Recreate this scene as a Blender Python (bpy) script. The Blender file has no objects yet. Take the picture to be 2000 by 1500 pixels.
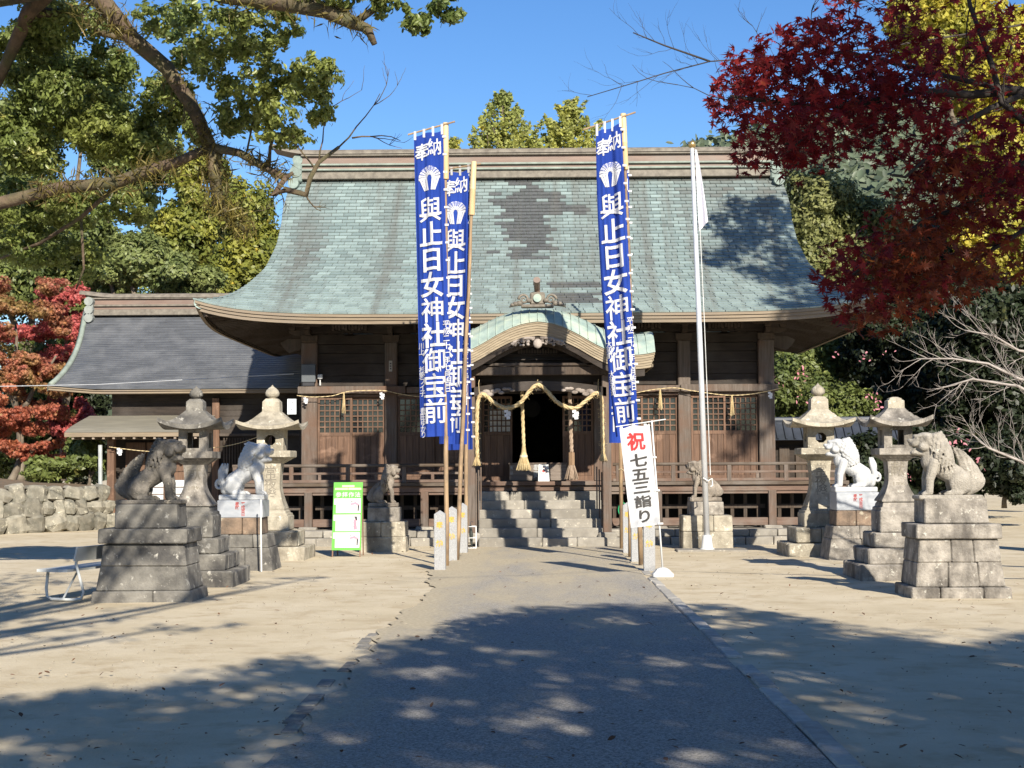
import bpy, bmesh, math, random
import numpy as np
from mathutils import Vector, Matrix, Euler
random.seed(7); rng = np.random.default_rng(11)
R = math.radians
sc = bpy.context.scene
COL = sc.collection

# ---------------------------------------------------------------- camera
PITCH, YAW, ROLL = math.atan(157/3000), math.atan(40/3000), R(0.3)
cam = bpy.data.objects.new('camera', bpy.data.cameras.new('camera'))
COL.objects.link(cam)
cam.data.sensor_width = 36; cam.data.lens = 54.0; cam.data.clip_end = 3000
cam.location = (0, 0, 1.5)
cam.rotation_euler = (Euler((R(90)+PITCH, 0, 0)).to_matrix() @ Matrix.Rotation(-ROLL, 3, 'Z')).to_euler()
cam.rotation_euler = (Matrix.Rotation(YAW, 3, 'Z') @ cam.rotation_euler.to_matrix()).to_euler()
sc.camera = cam

# ---------------------------------------------------------------- light
SUN_AZ, SUN_EL = 18, 30         # degrees to the right of straight behind the camera, and above the horizon
SUN = Vector((math.sin(R(SUN_AZ))*math.cos(R(SUN_EL)), -math.cos(R(SUN_AZ))*math.cos(R(SUN_EL)), math.sin(R(SUN_EL))))
w = bpy.data.worlds.new('World'); sc.world = w; w.use_nodes = True
nt = w.node_tree; bg = nt.nodes['Background']
sky = nt.nodes.new('ShaderNodeTexSky'); sky.sky_type = 'NISHITA'; sky.sun_disc = False
sky.sun_elevation = R(SUN_EL); sky.sun_rotation = R(180-SUN_AZ)
sky.altitude = 100; sky.air_density = 1.0; sky.dust_density = 0.15; sky.ozone_density = 4.0
hs_ = nt.nodes.new('ShaderNodeHueSaturation'); hs_.inputs['Saturation'].default_value = 1.2; hs_.inputs['Hue'].default_value = .507; nt.links.new(sky.outputs[0], hs_.inputs['Color']); nt.links.new(hs_.outputs[0], bg.inputs[0]); bg.inputs[1].default_value = 0.082
sl = bpy.data.lights.new('sun', 'SUN'); sl.energy = 5.0; sl.angle = R(0.53); sl.color = (1.0, 0.93, 0.80)
so = bpy.data.objects.new('sun', sl); COL.objects.link(so)
so.rotation_euler = SUN.to_track_quat('Z', 'Y').to_euler(); so.location = SUN*60
vs = sc.view_settings
vs.view_transform = 'Standard'; vs.look = 'None'; vs.exposure = 0.88; vs.gamma = 1.0
sc.cycles.use_denoising = True
sc.cycles.max_bounces = 8; sc.cycles.transparent_max_bounces = 8

# ---------------------------------------------------------------- measuring: a photo pixel at a known distance -> a place
_f = Vector((-math.sin(YAW)*math.cos(PITCH), math.cos(YAW)*math.cos(PITCH), math.sin(PITCH)))
_r = Vector((math.cos(YAW), math.sin(YAW), 0)); _u = _r.cross(_f)
def at(x, y, Y):
    d = _f*3000+_r*(x-1000)+_u*(750-y)
    q = Vector((0, 0, 1.5))+d*(Y/d.y)
    return q

# ---------------------------------------------------------------- mesh builder
class MB:
    def __init__(s): s.v = []; s.f = []
    def add(s, vs, fs):
        o = len(s.v); s.v += [tuple(p) for p in vs]; s.f += [tuple(i+o for i in f) for f in fs]; return s
    def box(s, x0, x1, y0, y1, z0, z1):
        return s.add([(x0,y0,z0),(x1,y0,z0),(x1,y1,z0),(x0,y1,z0),(x0,y0,z1),(x1,y0,z1),(x1,y1,z1),(x0,y1,z1)],
              [(0,3,2,1),(4,5,6,7),(0,1,5,4),(1,2,6,5),(2,3,7,6),(3,0,4,7)])
    def cbox(s, x0, x1, y0, y1, z0, z1, b=.012, jit=0.0, top=1.0, rz=0, rnd=random):
        # chamfered block; top scales the upper face about its centre
        cx, cy = (x0+x1)/2, (y0+y1)/2
        vs, idx = [], {}
        for i in (0, 1):
            for j in (0, 1):
                for k in (0, 1):
                    X, Y, Z = (x0, x1)[i], (y0, y1)[j], (z0, z1)[k]
                    if k and top != 1: X = cx+(X-cx)*top; Y = cy+(Y-cy)*top
                    jx, jy, jz = [(rnd.random()-.5)*jit for _ in range(3)]
                    X += jx; Y += jy; Z += jz
                    sx, sy, sz = (b, -b)[i], (b, -b)[j], (b, -b)[k]
                    for a, p in (('x', (X, Y+sy, Z+sz)), ('y', (X+sx, Y, Z+sz)), ('z', (X+sx, Y+sy, Z))):
                        if rz:
                            c, n = math.cos(rz), math.sin(rz); dx, dy = p[0]-cx, p[1]-cy
                            p = (cx+dx*c-dy*n, cy+dx*n+dy*c, p[2])
                        idx[i, j, k, a] = len(vs); vs.append(p)
        I = idx; fs = []
        for i in (0, 1):
            q = [I[i,0,0,'x'], I[i,1,0,'x'], I[i,1,1,'x'], I[i,0,1,'x']]; fs.append(q if i else q[::-1])
            q = [I[0,i,0,'y'], I[1,i,0,'y'], I[1,i,1,'y'], I[0,i,1,'y']]; fs.append(q[::-1] if i else q)
            q = [I[0,0,i,'z'], I[1,0,i,'z'], I[1,1,i,'z'], I[0,1,i,'z']]; fs.append(q if i else q[::-1])
        for i in (0, 1):
            for j in (0, 1):
                sg = (i+j) % 2 == 0
                q = [I[i,j,0,'x'], I[i,j,0,'y'], I[i,j,1,'y'], I[i,j,1,'x']]; fs.append(q if sg else q[::-1])
                q = [I[i,0,j,'x'], I[i,1,j,'x'], I[i,1,j,'z'], I[i,0,j,'z']]; fs.append(q[::-1] if sg else q) if True else 0
                q = [I[0,i,j,'y'], I[1,i,j,'y'], I[1,i,j,'z'], I[0,i,j,'z']]; fs.append(q if sg else q[::-1])
                for k in (0, 1):
                    q = [I[i,j,k,'x'], I[i,j,k,'y'], I[i,j,k,'z']]; fs.append(q if (i+j+k) % 2 else q[::-1])
        return s.add(vs, fs)
    def bar(s, a, b, w, h=None, up=(0, 0, 1)):
        a, b = Vector(a), Vector(b); h = h or w; d = (b-a).normalized(); u = Vector(up)
        if abs(d.dot(u)) > .95: u = Vector((0, 1, 0))
        x = d.cross(u).normalized()*w/2; z = x.cross(d).normalized()*h/2
        vs = [p+i*x+j*z for p in (a, b) for i, j in ((-1,-1),(1,-1),(1,1),(-1,1))]
        return s.add(vs, [(0,3,2,1)[::-1],(4,5,6,7)[::-1],(0,1,5,4)[::-1],(1,2,6,5)[::-1],(2,3,7,6)[::-1],(3,0,4,7)[::-1]])
    def tube(s, pts, rad, n=8, cap=True):
        pts = [Vector(p) for p in pts]; m = len(pts)
        if not hasattr(rad, '__len__'): rad = [rad]*m
        o = len(s.v); prev = None
        for i, p in enumerate(pts):
            d = (pts[min(i+1, m-1)]-pts[max(i-1, 0)])
            d = d.normalized() if d.length > 1e-9 else Vector((0, 0, 1))
            if prev is None: x = d.cross(Vector((0, 0, 1)) if abs(d.z) < .9 else Vector((1, 0, 0))).normalized()
            else: x = (prev-d*prev.dot(d)).normalized()
            prev = x; y = d.cross(x)
            for k in range(n):
                t = 2*math.pi*k/n; s.v.append(tuple(p+(x*math.cos(t)+y*math.sin(t))*rad[i]))
        for i in range(m-1):
            for k in range(n):
                a, b = o+i*n+k, o+i*n+(k+1) % n
                s.f.append((a, b, b+n, a+n))
        if cap:
            s.f.append(tuple(o+k for k in range(n))[::-1]); s.f.append(tuple(o+(m-1)*n+k for k in range(n)))
        return s
    def lathe(s, prof, n=16, c=(0, 0), square=False):
        # prof: (z, r) list
        o = len(s.v)
        for z, r in prof:
            for k in range(n):
                t = 2*math.pi*(k+.5*square)/n
                q = r*(1/math.cos(math.pi/n) if square else 1)
                s.v.append((c[0]+q*math.cos(t), c[1]+q*math.sin(t), z))
        for i in range(len(prof)-1):
            for k in range(n):
                a, b = o+i*n+k, o+i*n+(k+1) % n; s.f.append((a, b, b+n, a+n))
        s.f.append(tuple(o+k for k in range(n))[::-1]); s.f.append(tuple(o+(len(prof)-1)*n+k for k in range(n)))
        return s
    def prism(s, poly, y0, y1):      # poly of (x, z), extruded along y
        n = len(poly); o = [(x, y0, z) for x, z in poly]+[(x, y1, z) for x, z in poly]
        return s.add(o, [tuple(range(n)), tuple(range(2*n-1, n-1, -1))]+[(i, i+n, (i+1) % n+n, (i+1) % n) for i in range(n)])
    def grid(s, fn, nu, nv, flip=False):
        o = len(s.v)
        for j in range(nv+1):
            for i in range(nu+1): s.v.append(tuple(fn(i/nu, j/nv)))
        for j in range(nv):
            for i in range(nu):
                a = o+j*(nu+1)+i; q = (a, a+1, a+nu+2, a+nu+1); s.f.append(q[::-1] if flip else q)
        return s
    def sphere(s, c, r, n=10, m=7, rot=None):
        if not hasattr(r, '__len__'): r = (r, r, r)
        o = len(s.v); M = rot
        for j in range(m+1):
            t = math.pi*j/m
            for i in range(n):
                p = 2*math.pi*i/n
                q = Vector((r[0]*math.sin(t)*math.cos(p), r[1]*math.sin(t)*math.sin(p), -r[2]*math.cos(t)))
                if M is not None: q = M @ q
                s.v.append((c[0]+q.x, c[1]+q.y, c[2]+q.z))
        for j in range(m):
            for i in range(n):
                a, b = o+j*n+i, o+j*n+(i+1) % n; s.f.append((a, b, b+n, a+n))
        return s
    def mesh(s, name, smooth=False):
        me = bpy.data.meshes.new(name); me.from_pydata(s.v, [], s.f)
        if smooth: me.polygons.foreach_set('use_smooth', [True]*len(me.polygons))
        me.update(); return me

def tagp(o, label=None, cat=None, group=None, kind=None):
    if label: o['label'] = label
    if cat: o['category'] = cat
    if group: o['group'] = group
    if kind: o['kind'] = kind
    return o
def obj(name, mb, mat, parent=None, smooth=False, **k):
    me = mb.mesh(name, smooth) if isinstance(mb, MB) else mb
    if mat is not None:
        me.materials.clear(); me.materials.append(mat)
    o = bpy.data.objects.new(name, me); COL.objects.link(o)
    if parent is not None:
        o.parent = parent
        if parent.type == 'EMPTY' and parent.get('_w'): o.matrix_parent_inverse = Matrix.Translation(-parent.location)
    return tagp(o, **k)
def thing(name, loc, label, cat, group=None, world=True, rz=0):
    # an Empty at the base of a thing; world=True: its parts are given in world coordinates
    o = bpy.data.objects.new(name, None); COL.objects.link(o); o.location = loc; o.rotation_euler.z = rz
    o.empty_display_size = .2
    if world: o['_w'] = 1
    return tagp(o, label, cat, group)
def copy_tree(o, parent=None):
    c = o.copy(); COL.objects.link(c)
    if parent is not None: c.parent = parent
    for ch in list(o.children): copy_tree(ch, c)
    return c

# ---------------------------------------------------------------- materials
_m = {}
def M(name, c1, c2=None, scale=4, rough=.8, bump=0.0, bscale=40, stretch=(1, 1, 1), spot=None, sscale=7, sthr=(.6, .68), dark=None, dscale=1.3, dthr=(.45, .7),
      island=0.0, objrnd=0.0, metal=0.0, coord='pos', spec=.35, trans=None, attr=None, detail=7, darkw=(1, 1, 1)):
    if name in _m: return _m[name]
    m = bpy.data.materials.new(name); m.use_nodes = True; t = m.node_tree; N = t.nodes; L = t.links
    b = N['Principled BSDF']; b.inputs['Roughness'].default_value = rough; b.inputs['Metallic'].default_value = metal
    b.inputs['Specular IOR Level'].default_value = spec
    if coord == 'pos': co = N.new('ShaderNodeNewGeometry').outputs['Position']
    else: co = N.new('ShaderNodeTexCoord').outputs['Object']
    def mp(sv):
        q = N.new('ShaderNodeMapping'); q.inputs['Scale'].default_value = sv; L.new(co, q.inputs[0]); return q.outputs[0]
    def noise(sc_, sv, det=detail, ro=.6):
        q = N.new('ShaderNodeTexNoise'); q.inputs['Scale'].default_value = sc_; q.inputs['Detail'].default_value = det; q.inputs['Roughness'].default_value = ro
        L.new(mp(sv), q.inputs['Vector']); return q.outputs[0]
    def ramp(src, a, b_, p0=.35, p1=.65):
        q = N.new('ShaderNodeValToRGB'); q.color_ramp.elements[0].position = p0; q.color_ramp.elements[1].position = p1
        q.color_ramp.elements[0].color = (*a, 1); q.color_ramp.elements[1].color = (*b_, 1); L.new(src, q.inputs[0]); return q.outputs[0]
    def mix(f, a, b_, mode='MIX'):
        q = N.new('ShaderNodeMix'); q.data_type = 'RGBA'; q.blend_type = mode
        for i, s_ in ((0, f), (6, a), (7, b_)):
            if isinstance(s_, (int, float)): q.inputs[i].default_value = s_
            elif isinstance(s_, tuple): q.inputs[i].default_value = (*s_, 1)
            else: L.new(s_, q.inputs[i])
        return q.outputs[2]
    c2 = c2 or tuple(x*.75 for x in c1)
    col = ramp(noise(scale, stretch), c1, c2)
    if attr:
        at_ = N.new('ShaderNodeAttribute'); at_.attribute_name = attr; col = mix(.8, col, at_.outputs['Color'], 'MIX')
    if dark:
        col = mix(ramp(noise(dscale, darkw), (0, 0, 0), (1, 1, 1), *dthr), col, dark)
    if spot:
        col = mix(ramp(noise(sscale, (1, 1, 1), 4, .7), (0, 0, 0), (1, 1, 1), *sthr), col, spot)
    for amt, src in ((island, 'i'), (objrnd, 'o')):
        if amt:
            s_ = N.new('ShaderNodeNewGeometry').outputs['Random Per Island'] if src == 'i' else N.new('ShaderNodeObjectInfo').outputs['Random']
            q = N.new('ShaderNodeMapRange'); q.inputs[3].default_value = 1-amt; q.inputs[4].default_value = 1+amt; L.new(s_, q.inputs[0])
            h = N.new('ShaderNodeVectorMath'); h.operation = 'SCALE'; L.new(col, h.inputs[0]); L.new(q.outputs[0], h.inputs['Scale']); col = h.outputs[0]
    L.new(col, b.inputs['Base Color'])
    if bump:
        q = N.new('ShaderNodeBump'); q.inputs['Strength'].default_value = bump; q.inputs['Distance'].default_value = .02
        L.new(noise(bscale, stretch, 5), q.inputs['Height']); L.new(q.outputs[0], b.inputs['Normal'])
    if trans:
        tr = N.new('ShaderNodeBsdfTranslucent'); ms = N.new('ShaderNodeMixShader'); ms.inputs[0].default_value = trans
        h = N.new('ShaderNodeVectorMath'); h.operation = 'SCALE'; h.inputs['Scale'].default_value = 1.5; L.new(col, h.inputs[0])
        L.new(h.outputs[0], tr.inputs[0]); L.new(b.outputs[0], ms.inputs[1]); L.new(tr.outputs[0], ms.inputs[2]); L.new(ms.outputs[0], N['Material Output'].inputs[0])
    _m[name] = m; return m
def leafmat(name, c1, c2, c3, trans=.3, cl=.5, rough=.5):
    # c1/c2: two leaf colours mixed by clump, c3: the stray leaf
    if name in _m: return _m[name]
    m = M(name, c1, c2, scale=cl, island=.35, rough=rough, trans=trans, spot=c3, sscale=cl*4, sthr=(.6, .7), detail=3)
    return m

V3 = Vector
WOOD_V = M('weathered_wood_upright', (.078, .055, .039), (.04, .028, .02), 3, .75, .5, 14, (9, 9, .7), dark=(.105, .088, .075), dscale=1.1)  # weathered wood, colour also darkened to carry the shade under the eaves
WOOD_H = M('weathered_wood_level', (.105, .075, .05), (.055, .038, .027), 3, .75, .5, 14, (.7, 9, 9), dark=(.15, .125, .105), dscale=1.1)
WOOD_POST = M('grey_post_wood', (.155, .125, .105), (.088, .068, .054), 3, .8, .6, 14, (9, 9, .6), dark=(.13, .075, .05), dscale=1.6)
WOOD_DOOR = M('red_brown_door_wood', (.150, .085, .053), (.09, .05, .032), 3.2, .65, .4, 12, (10, 10, .6), objrnd=.18, spot=(.20, .12, .08), sscale=1.6)
WOOD_DARK = M('shade_darkened_aged_wood', (.040, .029, .022), (.019, .014, .011), 3, .8, .5, 14, (.8, 8, 8), dark=(.066, .055, .047), dscale=.9)  # aged wood, its colour darkened further for the deep shade under the eaves
WOOD_RED = M('ruddy_beam_wood', (.165, .105, .077), (.095, .058, .042), 3, .75, .4, 14, (.6, 9, 9), dark=(.18, .15, .125), dscale=1.4)
CARVE = M('pale_worn_carving', (.36, .31, .27), (.15, .12, .10), 6, .85, .6, 30)
FASCIA = M('eave_board_wood', (.255, .20, .138), (.17, .13, .088), 3, .7, .3, 14, (.5, 9, 9), dark=(.20, .16, .12), dscale=.8)
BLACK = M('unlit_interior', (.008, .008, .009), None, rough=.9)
# ================================================================ ground, path, terrain
def proj(p):
    d = Vector(p)-Vector((0, 0, 1.5)); k = 3000/d.dot(_f)
    return 1000+d.dot(_r)*k, 750-d.dot(_u)*k
SAND = M('packed_sand', (.53, .45, .32), (.455, .38, .26), 1.6, .95, .6, 45, spot=(.40, .32, .21), sscale=2.3, sthr=(.50, .70), dark=(.56, .485, .36), dscale=.5, spec=.15)
GRAVELLY = None
def path_mat():
    m = bpy.data.materials.new('worn_path_paving'); m.use_nodes = True; t = m.node_tree; N = t.nodes; L = t.links; b = N['Principled BSDF']
    b.inputs['Roughness'].default_value = .9; b.inputs['Specular IOR Level'].default_value = .2
    g = N.new('ShaderNodeNewGeometry')
    def noise(s, d=5, ro=.6, st=(1, 1, 1)):
        mp = N.new('ShaderNodeMapping'); mp.inputs['Scale'].default_value = st; L.new(g.outputs['Position'], mp.inputs[0])
        q = N.new('ShaderNodeTexNoise'); q.inputs['Scale'].default_value = s; q.inputs['Detail'].default_value = d; q.inputs['Roughness'].default_value = ro
        L.new(mp.outputs[0], q.inputs['Vector']); return q.outputs[0]
    def rampf(src, p0, p1, a, b_):
        q = N.new('ShaderNodeValToRGB'); q.color_ramp.elements[0].position = p0; q.color_ramp.elements[1].position = p1
        q.color_ramp.elements[0].color = (*a, 1); q.color_ramp.elements[1].color = (*b_, 1); L.new(src, q.inputs[0]); return q.outputs[0]
    def mix(f, a, b_):
        q = N.new('ShaderNodeMix'); q.data_type = 'RGBA'; L.new(f, q.inputs[0]); L.new(a, q.inputs[6])
        if isinstance(b_, tuple): q.inputs[7].default_value = (*b_, 1)
        else: L.new(b_, q.inputs[7])
        return q.outputs[2]
    stone = rampf(noise(60, 3, .9), .40, .60, (.14, .131, .12), (.42, .39, .345))
    grit = rampf(noise(34, 4, .75), .56, .7, (0, 0, 0), (.55, .55, .55))
    stone = mix(grit, stone, (.40, .35, .27))
    # blown sand lies on the paving: more of it towards the steps and along the two edges
    sx = N.new('ShaderNodeSeparateXYZ'); L.new(g.outputs['Position'], sx.inputs[0])
    def mr(src, a, b_, c, d):
        q = N.new('ShaderNodeMapRange'); L.new(src, q.inputs[0]); q.inputs[1].default_value = a; q.inputs[2].default_value = b_; q.inputs[3].default_value = c; q.inputs[4].default_value = d; return q.outputs[0]
    def math_(op, a, b_):
        q = N.new('ShaderNodeMath'); q.operation = op
        for i, s in ((0, a), (1, b_)):
            if isinstance(s, (int, float)): q.inputs[i].default_value = s
            else: L.new(s, q.inputs[i])
        return q.outputs[0]
    far = mr(sx.outputs[1], 9.0, 22.0, -.06, .22)
    edge = mr(sx.outputs[0], -1.35, -.7, .40, 0)
    edge = math_('MULTIPLY', edge, mr(sx.outputs[1], 8, 16, .25, 1))
    n = math_('ADD', math_('ADD', noise(1.3, 6, .68, (1, .3, 1)), far), edge)
    n2 = math_('ADD', n, math_('MULTIPLY', math_('SUBTRACT', noise(55, 3, .8), .5), .7))
    f = rampf(n2, .50, .80, (0, 0, 0), (.92, .92, .92))
    col = mix(f, stone, rampf(noise(30, 4), .4, .6, (.47, .40, .28), (.36, .30, .205)))
    L.new(col, b.inputs['Base Color'])
    bp = N.new('ShaderNodeBump'); bp.inputs['Strength'].default_value = .55; bp.inputs['Distance'].default_value = .012; L.new(noise(90, 3, .8), bp.inputs['Height']); L.new(bp.outputs[0], b.inputs['Normal'])
    return m
mb = MB()
def gz(x, y): return .006*math.sin(x*.9+1)*math.sin(y*.7)+.003*math.sin(x*2.3+y*1.7)
mb.grid(lambda u, v: (-30+60*u, -8+68*v, gz(-30+60*u, -8+68*v)-.006), 120, 130)
for a, b_, c, d in ((-900, -30, -300, 1500), (30, 900, -300, 1500), (-30, 30, -300, -8), (-30, 30, 60, 1500)):
    mb.add([(a, c, -.03), (b_, c, -.03), (b_, d, -.03), (a, d, -.03)], [(0, 1, 2, 3)])
obj('ground', mb, SAND, smooth=True, kind='structure')
# path sheet with a ragged left edge
mb = MB()
PY = [-3+.2*i for i in range(int(31/.2)+1)]
for i, y in enumerate(PY):
    l = -1.33+.035*math.sin(y*3.1)+.03*math.sin(y*9.7+1)+random.uniform(-.02, .02)
    if y > 12: l += .12*math.sin(y*.8)*min(1, (y-12)/6)
    if y > 25.8: l -= (y-25.8)*.1
    r = 1.475
    if y > 25.8: r += (y-25.8)*.12
    for k in range(5): mb.v.append((l+(r-l)*k/4, y, .008+.003*math.sin(y*1.9+k)))
for i in range(len(PY)-1):
    for k in range(4):
        a = i*5+k; mb.f.append((a, a+1, a+6, a+5))
path = obj('path', mb, path_mat(), kind='structure')
KERB = M('kerb_stone', (.42, .395, .35), (.29, .27, .24), 9, .9, .5, 50, spot=(.43, .38, .29), sscale=4, objrnd=.15)
KERB2 = M('sunken_kerb_stone', (.27, .25, .22), (.15, .14, .125), 9, .9, .6, 40, spot=(.42, .36, .26), sscale=5, sthr=(.5, .62), objrnd=.2)
y = -1.0
while y < 21.6:
    n = random.uniform(.5, .72)
    if random.random() > .06:
        e = random.uniform(-.008, .008); up = .018+random.uniform(-.006, .004)-max(0, y-14)*.002
        obj('kerb_stone', MB().cbox(1.49+e, 1.62+e, y+.006, y+n-.006, -.06, up, .012, .012), KERB, path)
    y += n
y = 4.2
while y < 13.5:
    n = random.uniform(.25, .6)
    if random.random() > (.12+.05*max(0, y-9)):
        e = random.uniform(-.03, .03); z = .003+random.uniform(-.002, .005)
        obj('kerb_stone', MB().cbox(-1.46+e, -1.36+e+random.uniform(-.02, .02), y+.008, y+n-.008, -.06, z, .006, .006, rz=random.uniform(-.03, .03)), KERB2, path)
    y += n

# ================================================================ hall
XC, YW = .10, 31.0
hall = thing('shrine_hall', (XC, 31, 0), 'large weathered wooden shrine hall with sweeping green copper roof', 'shrine hall')
PATINA = M('patinated_copper', (.28, .35, .335), (.14, .175, .17), 14, .55, .15, 40, attr='Col', spec=.3, dark=(.135, .130, .115), dscale=1.0, darkw=(2.6, .10, .10), dthr=(.50, .82))
STONE = M('step_granite', (.30, .275, .235), (.20, .182, .155), 5, .9, .4, 60, dark=(.20, .18, .15), dscale=1.2, objrnd=.16, spot=(.46, .42, .34), sscale=9)
# platform of dressed stone
obj('platform_core', MB().box(-6.4, 6.6, 28.98, 39, -.05, .25), STONE, hall)
x = -6.7
while x < 6.8:
    n = random.uniform(.5, .8)
    if not (-1.5 < x+n/2 < 1.75): obj('platform_stone', MB().cbox(x+.006, x+n-.006, 28.60, 29.0, -.06, .14, .014, .015), STONE, hall)
    n2 = n
    obj('platform_stone', MB().cbox(x+.1+.006, x+.1+n-.006, 28.80, 29.2, .14, .27, .014, .012), STONE, hall)
    x += n
# stone steps
for i in range(6):
    x0, x1 = -1.0-.01*i, 1.30+.01*(5-i)
    cuts = [x0]+sorted(random.uniform(x0+.5, x1-.5) for _ in range(random.choice((1, 2))))+[x1]
    if len(cuts) == 4 and cuts[2]-cuts[1] < .45: cuts.pop(2)
    for a, b_ in zip(cuts, cuts[1:]):
        obj('step_stone', MB().cbox(a+.004, b_-.004, 28.0+.3*i, 28.0+.3*i+.5, .163*i-.05, .163*(i+1)+random.uniform(-.004, .004), .018, .008), STONE, hall)
obj('step_stone', MB().cbox(1.32, 1.62, 28.05, 28.6, -.05, .15, .015, .01), STONE, hall)
# veranda
obj('veranda_floor', MB().box(-5.9, 6.1, 29.79, 31.0, 1.09, 1.155), WOOD_H, hall)
obj('veranda_beam', MB().box(-5.85, -1.16, 29.85, 29.99, .97, 1.085), WOOD_RED, hall)
obj('veranda_beam', MB().box(1.40, 6.05, 29.85, 29.99, .97, 1.085), WOOD_RED, hall)
obj('threshold_beam', MB().cbox(-1.12, 1.36, 29.80, 30.0, .985, 1.085, .008), WOOD_RED, hall)
obj('threshold_block', MB().cbox(.02, .14, 29.775, 29.82, .99, 1.08, .006), WOOD_RED, hall)
obj('threshold_board', MB().cbox(-1.14, 1.38, 29.73, 29.788, 1.092, 1.17, .006), WOOD_RED, hall)
for lx in (-5.8, -4.37, -2.11, 2.42, 4.63, 5.98):
    obj('veranda_leg', MB().cbox(lx-.075, lx+.075, 29.84, 29.98, .26, .975, .008), WOOD_POST, hall)
    obj('leg_stone', MB().cbox(lx-.17, lx+.17, 29.74, 30.1, .2, .30, .02, .02), STONE, hall)
for a, b_ in ((-5.8, -4.45), (-4.29, -2.19), (-2.03, -1.2), (1.45, 2.34), (2.50, 4.55), (4.71, 5.95)):
    obj('ground_sill', MB().cbox(a, b_, 29.88, 30.04, .30, .45, .008), WOOD_RED, hall)
    obj('tie_rail', MB().cbox(a, b_, 29.87, 29.93, .915, .955, .004), WOOD_RED, hall)
    k = int((b_-a)/.24); sm = None
    for j in range(k):
        xx = a+(j+.5)*(b_-a)/k
        if sm is None: sm = MB().cbox(-.035, .035, 30.30, 30.33, .26, 1.08, .004).mesh('slat')
        o = obj('slat', sm, WOOD_V, hall); o.location.x = xx
    obj('slat_rail', MB().box(a, b_, 30.29, 30.31, .62, .70), WOOD_V, hall)
obj('crawlspace_shade_sheet', MB().box(-5.9, 6.1, 30.9, 30.95, .25, 1.09), BLACK, hall)  # black sheet standing for the darkness under the veranda
# railing
def railing(x0, x1, xs):
    r = obj('railing', MB().tube([(x0, 29.87, 1.49), (x1, 29.87, 1.49)], .032, 8), WOOD_H, hall)
    obj('rail', MB().cbox(x0, x1, 29.85, 29.90, 1.315, 1.36, .005), WOOD_RED, r)
    obj('rail', MB().cbox(x0, x1, 29.84, 29.91, 1.16, 1.215, .005), WOOD_RED, r)
    for q in xs: obj('rail_post', MB().cbox(q-.04, q+.04, 29.835, 29.915, 1.156, 1.47, .005), WOOD_POST, r)
    for q0, q1 in zip(xs, xs[1:]): obj('rail_strut', MB().cbox((q0+q1)/2-.03, (q0+q1)/2+.03, 29.85, 29.90, 1.215, 1.315, .004), WOOD_RED, r)
railing(-5.85, -1.3, (-5.8, -4.7, -3.6, -2.5, -1.4))
railing(1.55, 6.05, (1.65, 2.72, 3.8, 4.9, 6.0))
# columns and walls
COLX = [XC-4.60, XC-2.95, XC-1.25, XC+1.25, XC+2.95, XC+4.60]
for cx in COLX:
    wd = .16 if abs(cx-XC) > 4 else .125
    obj('column', MB().cbox(cx-wd, cx+wd, YW-.14, YW+.14, 1.155, 3.98, .018), WOOD_POST, hall)
for yy in (33.2, 35.4, 37.4):
    for cx in (COLX[0], COLX[-1]): obj('column', MB().cbox(cx-.14, cx+.14, yy-.14, yy+.14, 1.155, 4.0, .018), WOOD_POST, hall)
for sx in (0, -1):
    for k in range(10):
        for (ya, yb) in ((31.14, 33.06), (33.34, 35.26), (35.54, 37.26)):
            obj('side_plank', MB().cbox(COLX[sx]-.04, COLX[sx]+.04, ya, yb, 1.16+.285*k+.003, 1.16+.285*(k+1)-.003, .006), WOOD_DARK, hall)
obj('rear_wall', MB().box(COLX[0]+.1, COLX[-1]-.1, 37.3, 37.4, 1.16, 4.1), WOOD_DARK, hall)
obj('interior_floor', MB().box(COLX[0], COLX[-1], 31.0, 37.4, 1.0, 1.15), WOOD_DARK, hall)
obj('interior_ceiling', MB().box(COLX[0], COLX[-1], 30.9, 37.4, 4.08, 4.14), WOOD_DARK, hall)
GLASS = M('old_window_glass', (.012, .014, .015), (.02, .02, .02), rough=.06, spec=.6)
PAPER = M('white_paper', (.58, .58, .57), (.52, .52, .51), 20, rough=.8)
def door(x0, x1, y, nx=6, ny=6, nb=5, mats=(WOOD_DOOR, WOOD_DOOR), paper=None):
    st = .045; z0, zm, zt = 1.176, 2.09, 2.87
    f = MB()
    f.cbox(x0, x0+st, y, y+.045, z0, zt, .004).cbox(x1-st, x1, y, y+.045, z0, zt, .004)
    for a, b_ in ((z0, z0+.09), (zm, zm+.07), (zt-.05, zt)): f.box(x0+st, x1-st, y+.003, y+.042, a, b_)
    d = obj('door', f, mats[0], hall)
    l = MB(); w_ = .024; a0, a1, b0, b1 = x0+st, x1-st, zm+.07, zt-.05
    for i in range(1, nx):
        q = a0+(a1-a0)*i/nx; l.box(q-w_/2, q+w_/2, y+.009, y+.033, b0, b1)
    for j in range(1, ny):
        q = b0+(b1-b0)*j/ny; l.box(a0, a1, y+.006, y+.036, q-w_/2, q+w_/2)
    obj('lattice', l, mats[0], d)
    for i in range(nb):
        q0, q1 = a0+(a1-a0)*i/nb, a0+(a1-a0)*(i+1)/nb
        obj('board', MB().cbox(q0+.002, q1-.002, y+.012, y+.034, z0+.09, zm, .004), mats[1], d)
    obj('pane', MB().box(a0, a1, y+.044, y+.048, b0, b1), GLASS, d)
    if paper: obj('paper', MB().box(paper[0], paper[1], y+.038, y+.041, paper[2], paper[3]), PAPER, d)
    return d
bays = [(0, 1), (1, 2), (3, 4), (4, 5)]
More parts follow.
